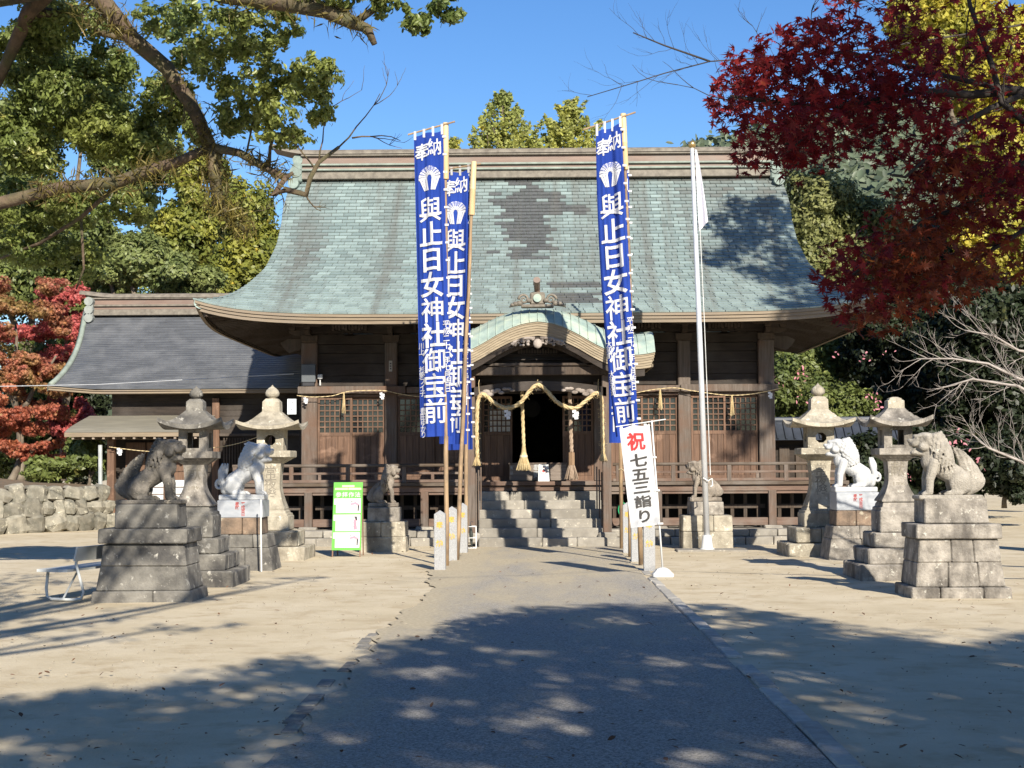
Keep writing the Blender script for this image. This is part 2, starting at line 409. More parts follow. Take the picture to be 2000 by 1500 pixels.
for a, b_ in bays:
    x0 = COLX[a]+(.165 if a == 0 else .13); x1 = COLX[b_]-(.165 if b_ == 5 else .13); m = (x0+x1)/2
    door(x0, m+.02, YW-.10); door(m-.02, x1, YW-.05)
    obj('door_track', MB().cbox(x0, x1, YW-.135, YW+.02, 2.875, 2.925, .005), WOOD_RED, hall)
    obj('door_sill', MB().cbox(x0, x1, YW-.16, YW+.02, 1.156, 1.175, .004), WOOD_RED, hall)
dk = (WOOD_DOOR, WOOD_DOOR)
door(-1.02, -.41, YW-.10, 6, 6, 4, dk, paper=(-.86, -.455, 2.162, 2.58)); door(.60, 1.22, YW-.10, 6, 6, 4, dk)
obj('door_sill', MB().cbox(-1.02, 1.22, YW-.2, YW+.02, 1.156, 1.18, .004), WOOD_RED, hall)
obj('inner_board', MB().box(-1.02, 1.22, YW-.04, YW+.02, 2.92, 3.1), WOOD_DARK, hall)
# lintel and upper wall
obj('lintel', MB().cbox(COLX[0]-.22, COLX[1]+.30, YW-.24, YW-.145, 2.935, 3.085, .012), WOOD_POST, hall)
obj('lintel', MB().cbox(COLX[1]+.32, COLX[2]+.1, YW-.23, YW-.145, 2.935, 3.07, .012), WOOD_POST, hall)
obj('lintel', MB().cbox(COLX[3]-.1, COLX[4]-.1, YW-.23, YW-.145, 2.935, 3.07, .012), WOOD_POST, hall)
obj('lintel', MB().cbox(COLX[4]-.08, COLX[5]+.22, YW-.24, YW-.145, 2.935, 3.085, .012), WOOD_POST, hall)
for a in range(5):
    x0, x1 = COLX[a]+.12, COLX[a+1]-.12; z = 3.09
    for k, h in enumerate((.215, .245, .215, .175)):
        obj('wall_plank', MB().cbox(x0, x1, YW-.03-random.uniform(0, .008), YW+.03, z+.003, z+h-.003, .005), WOOD_DARK, hall); z += h
    obj('tie_beam', MB().cbox(x0-.05, x1+.05, YW-.09, YW+.05, 3.945, 4.11, .01), WOOD_DARK, hall)
    m = (x0+x1)/2
    obj('frog_strut', MB().prism([(m-.14, 4.112), (m-.05, 4.15), (m-.06, 4.24), (m+.06, 4.24), (m+.05, 4.15), (m+.14, 4.112)], YW-.1, YW-.02), WOOD_DARK, hall)
# bracket sets on the column heads
for cx in COLX:
    br = obj('bracket_set', MB().lathe([(3.955, .11), (4.005, .16), (4.115, .17)], 4, (cx, YW), True), WOOD_V, hall)
    def arm(y, half, z): return MB().prism([(cx-half, z+.10), (cx-half, z+.05), (cx-half*.7, z), (cx+half*.7, z), (cx+half, z+.05), (cx+half, z+.10)], y-.05, y+.05)
    obj('bracket_arm', arm(YW-.02, .42, 4.125), WOOD_V, br)
    obj('bracket_arm', MB().prism([(cx-.05, 4.12), (cx+.05, 4.12), (cx+.05, 4.215), (cx-.05, 4.215)], YW-.45, YW+.1), WOOD_V, br)
    obj('bracket_arm', arm(YW-.42, .36, 4.275), WOOD_V, br)
    for dx, dy, z in ((-.36, -.02, 4.23), (.36, -.02, 4.23), (0, -.40, 4.22), (-.3, -.42, 4.38), (.3, -.42, 4.38)):
        obj('bracket_block', MB().lathe([(z, .045), (z+.025, .06), (z+.07, .062)], 4, (cx+dx, YW+dy), True), WOOD_V, br)
    if cx in (COLX[0], COLX[-1]):
        s = -1 if cx < XC else 1
        obj('beam_nose', MB().prism([(cx+s*.16, 3.855), (cx+s*.42, 3.775), (cx+s*.52, 3.855), (cx+s*.60, 3.975), (cx+s*.45, 4.055), (cx+s*.16, 4.055)][::s], YW-.06, YW+.06), WOOD_V, br)
obj('bracket_purlin', MB().box(COLX[0]-.8, COLX[-1]+.8, YW-.48, YW-.36, 4.455, 4.555), WOOD_DARK, hall)
fb = MB().cbox(-.028, .028, YW-.30, YW-.2, 4.205, 4.355, .006).mesh('frieze_block')
for a in range(5):
    for k in range(11):
        xx = COLX[a]+.5+(COLX[a+1]-COLX[a]-1.0)*k/10
        o = obj('frieze_block', fb, WOOD_V, hall); o.location = (xx, random.uniform(-.02, .02), (k % 2)*.02)
obj('frieze_board', MB().box(COLX[0], COLX[-1], YW-.2, YW-.14, 4.155, 4.505), WOOD_DARK, hall)

# ---- main roof
E0, RUN, Z0, RISE = 29.20, 5.30, 4.39, 3.70
WS = [(0, 6.60), (.05, 6.38), (.1, 6.18), (.18, 5.96), (.25, 5.82), (.4, 5.58), (.57, 5.50), (.7, 5.52), (.81, 5.57), (.9, 5.55), (1.0, 5.46)]
def hw(s): return float(np.interp(s, [a for a, _ in WS], [b for _, b in WS]))
def lift(x, s): return .31*min(1.2, abs(x-XC)/6.6)**7*(1-s)**2.5
def roofp(u, s, up=0):
    x = XC+u*hw(s)
    z = Z0+RISE*(.62*s+.38*s*s)+lift(x, s)
    sl = RISE*(.62+.76*s)/RUN; n = math.hypot(1, sl)
    return Vector((x, E0+RUN*s-up*sl/n, z+up/n))
obj('roof_deck', MB().grid(lambda u, v: roofp(2*u-1, v, -.012), 60, 24), M('roof_deck_copper', (.13, .15, .145), (.09, .10, .095), 6), hall, smooth=True)
VERGE0 = M('rear_copper', (.30, .37, .35), (.2, .25, .23), 5, .55)
obj('roof_rear', MB().grid(lambda u, v: (lambda p: (p.x, 69-p.y, p.z))(roofp(2*u-1, v, -.012)), 40, 12, True), VERGE0, hall, smooth=True)
VERGE = M('verge_copper', (.36, .45, .42), (.22, .27, .25), 5, .55)
# verge: the thick rolled edge of the roof seen at both ends
for s in (-1, 1):
    def vg(u, v, s=s):
        p = roofp(s, .0+v, 0); a = u*math.pi*.9
        return (p.x-s*.10+s*.10*math.sin(a)-s*.05*u, p.y, p.z-.10+.10*math.cos(a)+.005)
    obj('verge_roll', MB().grid(vg, 6, 30, s < 0), M('verge_copper', (.36, .45, .42), (.22, .27, .25), 5, .55), hall, smooth=True)
    # hip roof at the end, below the gable
    def hip(u, v, s=s):
        ss = v*.30; yy0 = E0+RUN*ss; yy1 = 69-yy0
        p = roofp(s, ss, -.05); z = p.z-.03; x = p.x-s*.02
        yy = yy0+(yy1-yy0)*u
        c = lift(p.x, ss)*abs(2*u-1)**7
        return (x, yy, z-lift(p.x, ss)+c)
    obj('hip_roof', MB().grid(hip, 16, 8, s < 0), VERGE, hall, smooth=True)
    g = MB().prism([(-3.2, 5.2), (3.2, 5.2), (0, 7.9)], 0, .06); me = g.mesh('gable_wall')
    o = obj('gable_wall', me, WOOD_DARK, hall); o.matrix_parent_inverse = Matrix.Identity(4); o.location = (s*5.0, 3.5, 0); o.rotation_euler.z = R(90)
# shingles
ARC = np.cumsum([0]+[(roofp(0, (i+1)/200)-roofp(0, i/200)).length for i in range(200)])
NROW = 46
SROW = np.interp(np.linspace(0, ARC[-1]*.985, NROW+1), ARC, np.linspace(0, 1, 201))
def vn(x, seed=0):
    i = math.floor(x); f = x-i; f = f*f*(3-2*f)
    h = lambda k: (math.sin(k*127.1+seed*311.7)*43758.5453) % 1
    return h(i)*(1-f)+h(i+1)*f
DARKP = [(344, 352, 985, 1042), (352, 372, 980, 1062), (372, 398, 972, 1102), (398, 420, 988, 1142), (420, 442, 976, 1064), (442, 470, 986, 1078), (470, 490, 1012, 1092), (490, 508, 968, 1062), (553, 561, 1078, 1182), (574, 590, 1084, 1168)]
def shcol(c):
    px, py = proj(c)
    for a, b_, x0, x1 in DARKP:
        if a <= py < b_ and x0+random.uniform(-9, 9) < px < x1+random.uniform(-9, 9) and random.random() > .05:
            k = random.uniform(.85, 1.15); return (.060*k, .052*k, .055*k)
    st = vn(c.x*1.7, 1)*.6+vn(c.x*5.1+c.z*.15, 2)*.4
    st = max(0, min(1, (st-.36)*3.0)); st *= .45+.6*vn(c.z*.8+c.x*.4, 5)
    p = random.random()
    pale, mid, brown = (.285, .355, .342), (.125, .165, .163), (.105, .098, .090)
    low = max(0, 1-(c.z-4.4)/1.3)
    k = min(1, .16+p*.78+low*.35)
    b = st*(.35+.75*random.random())*(1-.6*low)
    e = abs(c.x-XC) > 5.2
    if e: b *= .3
    if c.z > 7.85: b = min(1, b+.35)
    q = [mid[i]*(1-k)+pale[i]*k for i in range(3)]
    return tuple(max(.02, q[i]*(1-min(1, b))+brown[i]*min(1, b)) for i in range(3))
def shingle(mb, cols, u0, u1, s0, s1):
    lo, hi = .022, .002
    a, b_, c, d = roofp(u0, s0, lo), roofp(u1, s0, lo), roofp(u1, s1, hi), roofp(u0, s1, hi)
    e, f = roofp(u0, s0, -.01), roofp(u1, s0, -.01)
    g, h = roofp(u1, s1, -.01), roofp(u0, s1, -.01)
    mb.add([a, b_, c, d, e, f, g, h], [(0, 1, 2, 3), (4, 5, 1, 0), (5, 6, 2, 1), (7, 4, 0, 3)])
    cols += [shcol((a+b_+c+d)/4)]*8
def setcol(me, cols):
    at_ = me.color_attributes.new('Col', 'FLOAT_COLOR', 'POINT')
    at_.data.foreach_set('color', np.array([(*c, 1) for c in cols], dtype=np.float32).ravel())
bulk, bc, nind = MB(), [], 0
for r in range(NROW):
    s0, s1 = float(SROW[r]), float(SROW[r+1]); W0 = hw((s0+s1)/2)
    n = int(2*W0/.265); off = .5*(r % 2)+random.uniform(-.12, .12)
    edges = [-1]+[(-W0+(k+off)*.265+random.uniform(-.012, .012))/W0 for k in range(0 if off > .15 else 1, n+1) if -W0+.1 < -W0+(k+off)*.265 < W0-.1]+[1]
    gp = .007/W0
    for a, b_ in zip(edges, edges[1:]):
        if nind < 300 and 1 <= r < 9:
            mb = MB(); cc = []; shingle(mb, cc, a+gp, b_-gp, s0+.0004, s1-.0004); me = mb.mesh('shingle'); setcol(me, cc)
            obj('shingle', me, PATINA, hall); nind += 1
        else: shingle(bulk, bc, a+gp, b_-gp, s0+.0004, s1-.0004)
me = bulk.mesh('shingles'); setcol(me, bc); obj('shingles', me, PATINA, hall, kind='stuff')
# eave edge: three stacked boards following the sweep
for k, (zt, zb, dy) in enumerate(((-.012, -.065, 0), (-.068, -.125, .025), (-.128, -.195, .05))):
    def eb(u, v, zt=zt, zb=zb, dy=dy):
        x = XC+(2*u-1)*(6.56-dy); z = Z0+lift(x, 0)
        q = ((E0+.012+dy, zt), (E0+.012+dy, zb), (E0+.13, zb))[int(round(v*2))]
        return (x, q[0]-.0, z+q[1])
    obj('eave_board', MB().grid(eb, 60, 2, True), FASCIA, hall)
    for s in (-1, 1):
        def es(u, v, zt=zt, zb=zb, dy=dy, s=s):
            yy = E0+.01+(10.58)*u; z = Z0+lift(XC+6.6*abs(2*u-1), 0)
            q = ((6.58-dy, zt), (6.58-dy, zb), (6.46, zb))[int(round(v*2))]
            return (XC+s*q[0], yy, z+q[1])
        obj('eave_board', MB().grid(es, 40, 2, s > 0), FASCIA, hall)
# soffit and rafters
def soff(x, y):      # height of the soffit under the eave
    d = max(0, min(1, (y-E0)/1.7)); return Z0-.20+lift(x, 0)*(1-d)+d*.36
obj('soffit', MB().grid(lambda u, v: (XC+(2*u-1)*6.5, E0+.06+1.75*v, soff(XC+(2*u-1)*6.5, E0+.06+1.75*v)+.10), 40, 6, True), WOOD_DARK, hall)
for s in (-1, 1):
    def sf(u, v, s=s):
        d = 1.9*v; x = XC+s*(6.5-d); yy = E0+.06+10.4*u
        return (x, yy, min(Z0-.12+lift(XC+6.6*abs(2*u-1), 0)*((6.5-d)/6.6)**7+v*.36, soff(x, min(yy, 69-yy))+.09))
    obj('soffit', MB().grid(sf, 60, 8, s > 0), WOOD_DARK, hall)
rf = MB(); tips = MB()
for k in range(92):
    x = XC-6.35+12.7*k/91
    y0 = E0+.16
    for ya, yb, dz in ((y0, E0+.95, .0), (E0+.62, E0+1.75, -.075)):
        rf.bar((x, ya, soff(x, ya)+.055+dz), (x, yb, soff(x, yb)+.055+dz), .05, .06)
    tips.box(x-.026, x+.026, y0-.004, y0-.001, soff(x, y0)+.022, soff(x, y0)+.085)
for s in (-1, 1):
    for k in range(52):
        u = (k+.5)/52; yy = E0+.15+10.3*u; c = lift(XC+6.6*abs(2*u-1), 0)
        for d0, d1, dz in ((.12, .95, 0), (.6, 1.9, -.075)):
            if yy < E0+1.5 and d1 > (yy-E0)+.2: d1 = max(d0+.05, yy-E0+.2)
            z = lambda d: min(Z0-.165+c*((6.5-d)/6.6)**7+.36*d/1.9, soff(XC+s*(6.5-d), min(yy, 69-yy))+.05)+dz
            rf.bar((XC+s*(6.5-d0), yy, z(d0)), (XC+s*(6.5-d1), yy, z(d1)), .05, .06)
    rf.bar((XC+s*6.4, E0+.15, Z0+.05), (XC+s*4.6, YW-.05, 4.55), .11, .14)
obj('rafters', rf, WOOD_V, hall, kind='stuff'); obj('rafter_tips', tips, M('whitened_end_grain', (.42, .40, .36), None, 8), hall, kind='stuff')
# ---- ridge
RID = M('ridge_brown_copper', (.215, .148, .115), (.15, .10, .08), 3, .5, .1, 20, (.4, 3, 3), dark=(.19, .155, .13), dscale=.7)
RGREY = M('ridge_grey_copper', (.20, .175, .14), (.115, .098, .078), 5, .6, .1, 30, (1.5, 3, 1.5))
RGRN = M('ridge_green_copper', (.26, .30, .255), (.17, .195, .165), 4, .55, .1, 30)
RORN = M('dull_green_copper', (.23, .285, .255), (.13, .16, .14), 5, .6)
def band(name, z0, z1, d, m, x0=-5.18, x1=5.40): obj(name, MB().cbox(x0, x1, 34.5-d, 34.5+d, z0, z1, .01), m, hall)
band('ridge_skirt', 7.92, 8.10, .36, RGREY); band('ridge_roll', 8.10, 8.145, .42, RGRN); band('ridge_band', 8.145, 8.225, .30, RID)
band('ridge_roll', 8.225, 8.27, .36, RGRN); band('ridge_band', 8.27, 8.44, .28, RID); band('ridge_roll', 8.44, 8.49, .35, RGREY)
cap = MB()
def capf(u, v):
    x = -5.83+11.9*u; up = .14*max(0, (abs(x-.1)-5.2)/.7)**1.5
    a = math.pi*v; return (x, 34.5-.36*math.cos(a), 8.49+.14*math.sin(a)**.6+up)
cap.grid(capf, 40, 8); obj('ridge_cap', cap, RGREY, hall, smooth=True)
obj('ridge_cap_base', MB().grid(lambda u, v: (-5.83+11.9*u, 34.13+.74*v, 8.485+.14*max(0, (abs(-5.93+11.9*u)-5.2)/.7)**1.5), 40, 1, True), RID, hall)
for s in (-1, 1):
    x = XC+s*5.36
    en = obj('ridge_end_ornament', MB().tube([(x, 34.2, 8.37), (x, 34.8, 8.37)], .115, 14).cbox(x-.11, x+.11, 34.1, 34.9, 7.85, 8.28, .03), RORN, hall)
    obj('scroll', MB().tube([(x+s*.02, 34.08, 8.09), (x+s*.02, 34.9, 8.09)], .135, 14), RORN, en)
    obj('scroll', MB().tube([(x+s*.06, 33.95, 7.80), (x+s*.06, 34.8, 7.80)], .12, 14), RORN, en)

# ---- porch (curved gable)
KF = 27.9
FD = [(0, 4.115), (.25, 4.085), (.5, 4.0), (.75, 3.875), (.95, 3.75), (1.15, 3.64), (1.35, 3.555), (1.55, 3.505), (1.75, 3.49), (1.95, 3.505), (2.14, 3.545)]
_fx = np.linspace(0, 2.14, 60); _fz = np.interp(_fx, [a for a, _ in FD], [b for _, b in FD])
for _ in range(6): _fz[1:-1] = (_fz[:-2]+2*_fz[1:-1]+_fz[2:])/4
def kf(d): return float(np.interp(abs(d), _fx, _fz))
def kroof(d, v):
    rs = (.27+.14*min(1, abs(d)))*math.sin(min(1, v/.75)*math.pi/2)**.8
    return (XC+d, KF+v*1.0, kf(d)*(1 if v < .75 else 1)+rs+max(0, v-.75)*.10)
KC = M('porch_patina', (.33, .40, .345), (.20, .27, .245), 3, .5, .1, 30, dark=(.40, .43, .33), dscale=2.5, island=.12)
nd = 28
for i in range(nd):
    d0, d1 = -2.14+4.28*i/nd, -2.14+4.28*(i+1)/nd; m = MB()
    for j in range(9):
        v0, v1 = j*2.1/9 if j else 0, (j+1)*2.1/9
        g = .003
        a, b_, c, d = kroof(d0+g, v0), kroof(d1-g, v0), kroof(d1-g, v1), kroof(d0+g, v1)
        m.add([a, b_, c, d], [(0, 1, 2, 3)])
        if j == 0: m.add([(a[0], a[1], a[2]-.015), (b_[0], b_[1], b_[2]-.015), b_, a], [(0, 1, 2, 3)])
    for sd in (d0,):
        for j in range(9):
            v0, v1 = j*2.1/9, (j+1)*2.1/9; a, b_ = kroof(sd, v0), kroof(sd, v1)
            m.add([a, b_, (b_[0], b_[1], b_[2]+.022), (a[0], a[1], a[2]+.022), (a[0]+.016, a[1], a[2]), (b_[0]+.016, b_[1], b_[2])], [(0, 1, 2, 3), (3, 2, 5, 4)])
    obj('porch_roof_sheet', m, KC, hall)
obj('porch_roof_deck', MB().grid(lambda u, v: tuple(np.array(kroof(-2.14+4.28*u, v*2.1))-(0, 0, .02)), 46, 9), RGREY, hall)
FAS2 = M('porch_edge_board', (.31, .25, .17), (.22, .175, .118), 3, .65, .25, 12, (.8, 6, 6))
for k in range(6):
    z0, z1 = -.045*k-.004, -.045*(k+1); dy = .012*k
    def fb_(u, v, z0=z0, z1=z1, dy=dy):
        d = (-2.12+4.24*u)*(1-.0045*k); q = ((KF+.012+dy, z0), (KF+.012+dy, z1), (KF+.4, z1))[int(round(v*2))]
        return (XC+d, q[0], kf(d)+q[1])
    obj('porch_edge_board', MB().grid(fb_, 56, 2, True), FAS2, hall)
for s in (-1, 1):
    for k in range(5):
        z0, z1 = -.055*k-.004, -.055*(k+1)
        obj('porch_side_board', MB().box(*sorted((XC+s*2.10, XC+s*(2.135-.012*k))), KF+.06, 29.9, kf(2.1)+z1, kf(2.1)+z0), FAS2, hall)
# barge board (dark, under the edge boards), carved pendant, gable infill
def hafu(y0, y1, t0, t1, lim, name, m):
    def f(u, v):
        d = -lim+2*lim*u; th = t1*(1+.35*abs(d)/lim)
        q = ((y1, t0), (y0, t0), (y0, t0+th), (y1, t0+th))[int(round(v*3))]
        return (XC+d, q[0], kf(d)-q[1])
    obj(name, MB().grid(f, 50, 3), m, hall)
hafu(KF+.10, KF+.22, .272, .10, 1.95, 'barge_board', WOOD_DARK)
hafu(KF+.30, KF+.40, .30, .13, 1.75, 'barge_board', WOOD_V)
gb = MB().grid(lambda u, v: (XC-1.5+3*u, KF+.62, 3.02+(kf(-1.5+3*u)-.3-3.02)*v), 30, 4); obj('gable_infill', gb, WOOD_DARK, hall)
for z, h in ((3.30, .045), (3.43, .03), (3.52, .025)):
    obj('gable_rail', MB().cbox(XC-.95+(z-3.3)*1.6, XC+.95-(z-3.3)*1.6, KF+.55, KF+.62, z, z+h, .005), WOOD_DARK, hall)
for k in range(15):
    dx = -.35+.05*k; obj('gable_carving', MB().prism([(XC+dx-.018, 3.555), (XC+dx+.018, 3.555), (XC+dx+.012, 3.62+.03*(k % 2)), (XC+dx-.012, 3.62+.03*(k % 2))], KF+.54, KF+.60), WOOD_V, hall)
pend = MB()     # carved pendant: wing-like leaf scrolls either side of a boss
pend.sphere((XC, KF+.05, 3.70), (.085, .04, .09), 12, 8)
for s in (-1, 1):
    for k in range(30):
        a = random.random(); dx = s*(.08+.40*a); zz = 3.775-.055*a-random.random()*.12*(1-.45*a)+.02
        pend.sphere((XC+dx, KF+.07+random.uniform(-.02, .02), zz), (.035*(1-.3*a), .022, .024), 7, 5)
    pend.tube([(XC+s*.05, KF+.06, 3.80), (XC+s*.25, KF+.06, 3.795), (XC+s*.42, KF+.06, 3.74), (XC+s*.52, KF+.06, 3.66)], [.03, .026, .018, .006], 7)
obj('carved_pendant', pend, CARVE, hall, smooth=True)
# beams and pillars
def arch(x0, x1, zc, ze, h, y0, y1):
    n = 16; top = []; bot = []
    for i in range(n+1):
        u = i/n; x = x0+(x1-x0)*u; c = (1-(2*u-1)**2)
        top.append((x, ze+(zc-ze)*c+h)); bot.append((x, ze+(zc-ze)*c-.0*c))
    return MB().prism(bot+top[::-1], y0, y1)
PX = (XC-1.24, XC+1.26)
obj('porch_tie_beam', arch(PX[0]-.0, PX[1]+.0, 2.86, 2.74, .17, 28.26, 28.4), WOOD_DARK, hall)
obj('porch_beam', MB().cbox(PX[0]-.45, PX[1]+.45, 28.24, 28.42, 3.14, 3.30, .012), WOOD_V, hall)
obj('porch_beam', MB().cbox(PX[0]-.55, PX[1]+.55, 28.2, 28.32, 3.31, 3.36, .008), WOOD_V, hall)
for s, px in ((-1, PX[0]), (1, PX[1])):
    obj('porch_pillar', MB().cbox(px-.08, px+.08, 28.26, 28.42, .24, 3.14, .016), WOOD_POST, hall)
    obj('pillar_base', MB().cbox(px-.17, px+.17, 28.16, 28.52, .05, .25, .03, .01), STONE, hall)
    b_ = obj('pillar_bracket', MB().prism([(px+s*.08, 2.98), (px+s*.28, 3.02), (px+s*.42, 3.13), (px+s*.08, 3.13)][::s], 28.27, 28.39), WOOD_DARK, hall)
    obj('beam_nose', MB().prism([(px+s*.08, 2.72), (px+s*.22, 2.70), (px+s*.30, 2.78), (px+s*.26, 2.88), (px+s*.08, 2.90)][::s], 28.28, 28.38).sphere((px+s*.2, 28.27, 2.8), .03, 8, 6), WOOD_DARK, b_)
    obj('porch_side_beam', MB().box(px-.06, px+.06, 28.42, 30.9, 2.92, 3.08), WOOD_DARK, hall)
    # slatted side rail of the steps
    for k in range(3):
        q = px-s*.09-s*.035*k
        obj('stair_side_post', MB().cbox(q-.013, q+.013, 28.44+.25*k, 28.49+.25*k, .35, 1.35+.05*k, .004), WOOD_POST, hall)
for s in (-1, 1):     # pale carved ends on the tie beam
    lf = MB()
    for k in range(9):
        a = k/8; cx = XC+s*(1.02-.55*a); cz = 2.80+.09*a+.035*math.sin(k*2.2)
        lf.sphere((cx, 28.252, cz), (.085*(1-.4*a), .016, .045*(1-.45*a)), 8, 5)
    obj('beam_carving', lf, CARVE, hall, smooth=True)
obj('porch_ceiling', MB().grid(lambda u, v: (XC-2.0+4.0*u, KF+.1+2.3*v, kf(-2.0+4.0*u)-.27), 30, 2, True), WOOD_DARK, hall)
# ridge ornament over the porch
orn = obj('porch_ridge_ornament', MB().cbox(XC-.30, XC+.30, 28.04, 28.27, 4.375, 4.43, .012).cbox(XC-.14, XC+.14, 28.08, 28.26, 4.42, 4.66, .03), RGREY, hall)
for s in (-1, 1):
    sp = MB()
    pts, rad = [], []
    for k in range(22):
        a = k/21*math.pi*3.0; r_ = .10*(1-k/24); pts.append((XC+s*(.25-.0+r_*math.cos(a)), 28.07, 4.52+r_*math.sin(a))); rad.append(.028-.0006*k)
    sp.tube(pts, rad, 7)
    for c in ((.40, 4.44, .06), (.46, 4.42, .045), (.33, 4.45, .07), (.16, 4.50, .06)): sp.sphere((XC+s*c[0], 28.08, c[1]), (c[2], .05, c[2]*.75), 9, 6)
    sp.tube([(XC+s*.30, 28.08, 4.44), (XC+s*.42, 28.08, 4.42), (XC+s*.52, 28.08, 4.385)], [.035, .03, .01], 7)
    obj('scroll', sp, RGREY, orn, smooth=True)
obj('disc', MB().tube([(XC, 28.04, 4.545), (XC, 28.12, 4.545)], .075, 16), KC, orn)
obj('beak', MB().tube([(XC, 28.22, 4.62), (XC-.005, 28.15, 4.72), (XC-.01, 28.00, 4.80), (XC-.01, 27.88, 4.86)], [.055, .055, .06, .065], 12), RID, orn)
# ================================================================ stone pieces
OLDST = M('weathered_grey_stone', (.34, .305, .262), (.155, .138, .118), 7, .95, .8, 35, dark=(.085, .075, .065), dscale=2.2, dthr=(.47, .66), darkw=(1.6, 1.6, .6), spot=(.44, .415, .36), sscale=11, sthr=(.61, .68), objrnd=.12)
PALEST = M('lichened_pale_stone', (.42, .375, .295), (.26, .23, .178), 7, .95, .8, 35, dark=(.15, .13, .10), dscale=2.4, dthr=(.48, .70), darkw=(1.6, 1.6, .5), spot=(.60, .56, .46), sscale=10, objrnd=.1)
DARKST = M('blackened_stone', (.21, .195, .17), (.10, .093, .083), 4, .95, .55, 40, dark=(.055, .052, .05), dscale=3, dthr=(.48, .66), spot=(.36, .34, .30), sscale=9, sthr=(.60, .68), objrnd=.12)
MARBLE = M('white_marble', (.47, .47, .465), (.39, .395, .40), 6, .5, .3, 60, dark=(.31, .30, .28), dscale=3.5, dthr=(.56, .8), coord='obj')
MARBLEB = M('veined_grey_marble', (.38, .39, .41), (.27, .285, .31), 4, .35, 0, stretch=(1, 1, 2.5))
RUSTST = M('rust_stained_stone', (.235, .165, .115), (.115, .085, .063), 6, .9, .7, 35, spot=(.33, .29, .22), sscale=5, objrnd=.12)
GRANITE = M('grey_granite', (.37, .37, .37), (.22, .22, .225), 120, .8, .2, 120, detail=2)
INK = M('engraved_dark', (.25, .22, .175), (.17, .15, .12), 20, .95)
GOLDINK = M('gold_letter_paint', (.55, .37, .07), (.42, .27, .05), 20, .5)
REDINK = M('red_letter_paint', (.38, .08, .075), None, 20, .7)

# ---- lettering
_g = {}
def _raw(ch, off):
    cu = bpy.data.curves.new('glyph', 'FONT'); cu.body = ch; cu.offset = off; cu.resolution_u = 3
    o = bpy.data.objects.new('glyph', cu); COL.objects.link(o)
    dg = bpy.context.evaluated_depsgraph_get(); me = bpy.data.meshes.new_from_object(o.evaluated_get(dg))
    bpy.data.objects.remove(o); bpy.data.curves.remove(cu); return me
_ref = _raw('国', 0); _xs = [v.co.x for v in _ref.vertices]; _ys = [v.co.y for v in _ref.vertices]
_cx, _cy, _em = (min(_xs)+max(_xs))/2, (min(_ys)+max(_ys))/2, max(_xs)-min(_xs)
def glyph(ch, off=.02, cuts=0):
    k = (ch, off, cuts)
    if k not in _g:
        me = _raw(ch, off*_em); bm = bmesh.new(); bm.from_mesh(me)
        bmesh.ops.remove_doubles(bm, verts=bm.verts, dist=1e-5)
        for v in bm.verts: v.co.x = (v.co.x-_cx)/_em; v.co.y = (v.co.y-_cy)/_em; v.co.z = 0
        for i in range(1, cuts):
            for ax in ((1, 0, 0), (0, 1, 0)):
                c = Vector(ax)*(-.55+1.1*i/cuts); bmesh.ops.bisect_plane(bm, geom=bm.verts[:]+bm.edges[:]+bm.faces[:], plane_co=c, plane_no=ax)
        bm.verts.index_update()
        _g[k] = ([(v.co.x, v.co.y) for v in bm.verts], [tuple(v.index for v in f.verts) for f in bm.faces]); bm.free(); bpy.data.meshes.remove(me)
    return _g[k]
def lettering(mb, ch, fn, cx, cz, w_, h_, off=.02, cuts=0):   # fn maps plane coordinates (x right, z up) to a point
    vs, fs = glyph(ch, off, cuts); mb.add([fn(cx+x*w_, cz+y*h_) for x, y in vs], fs)

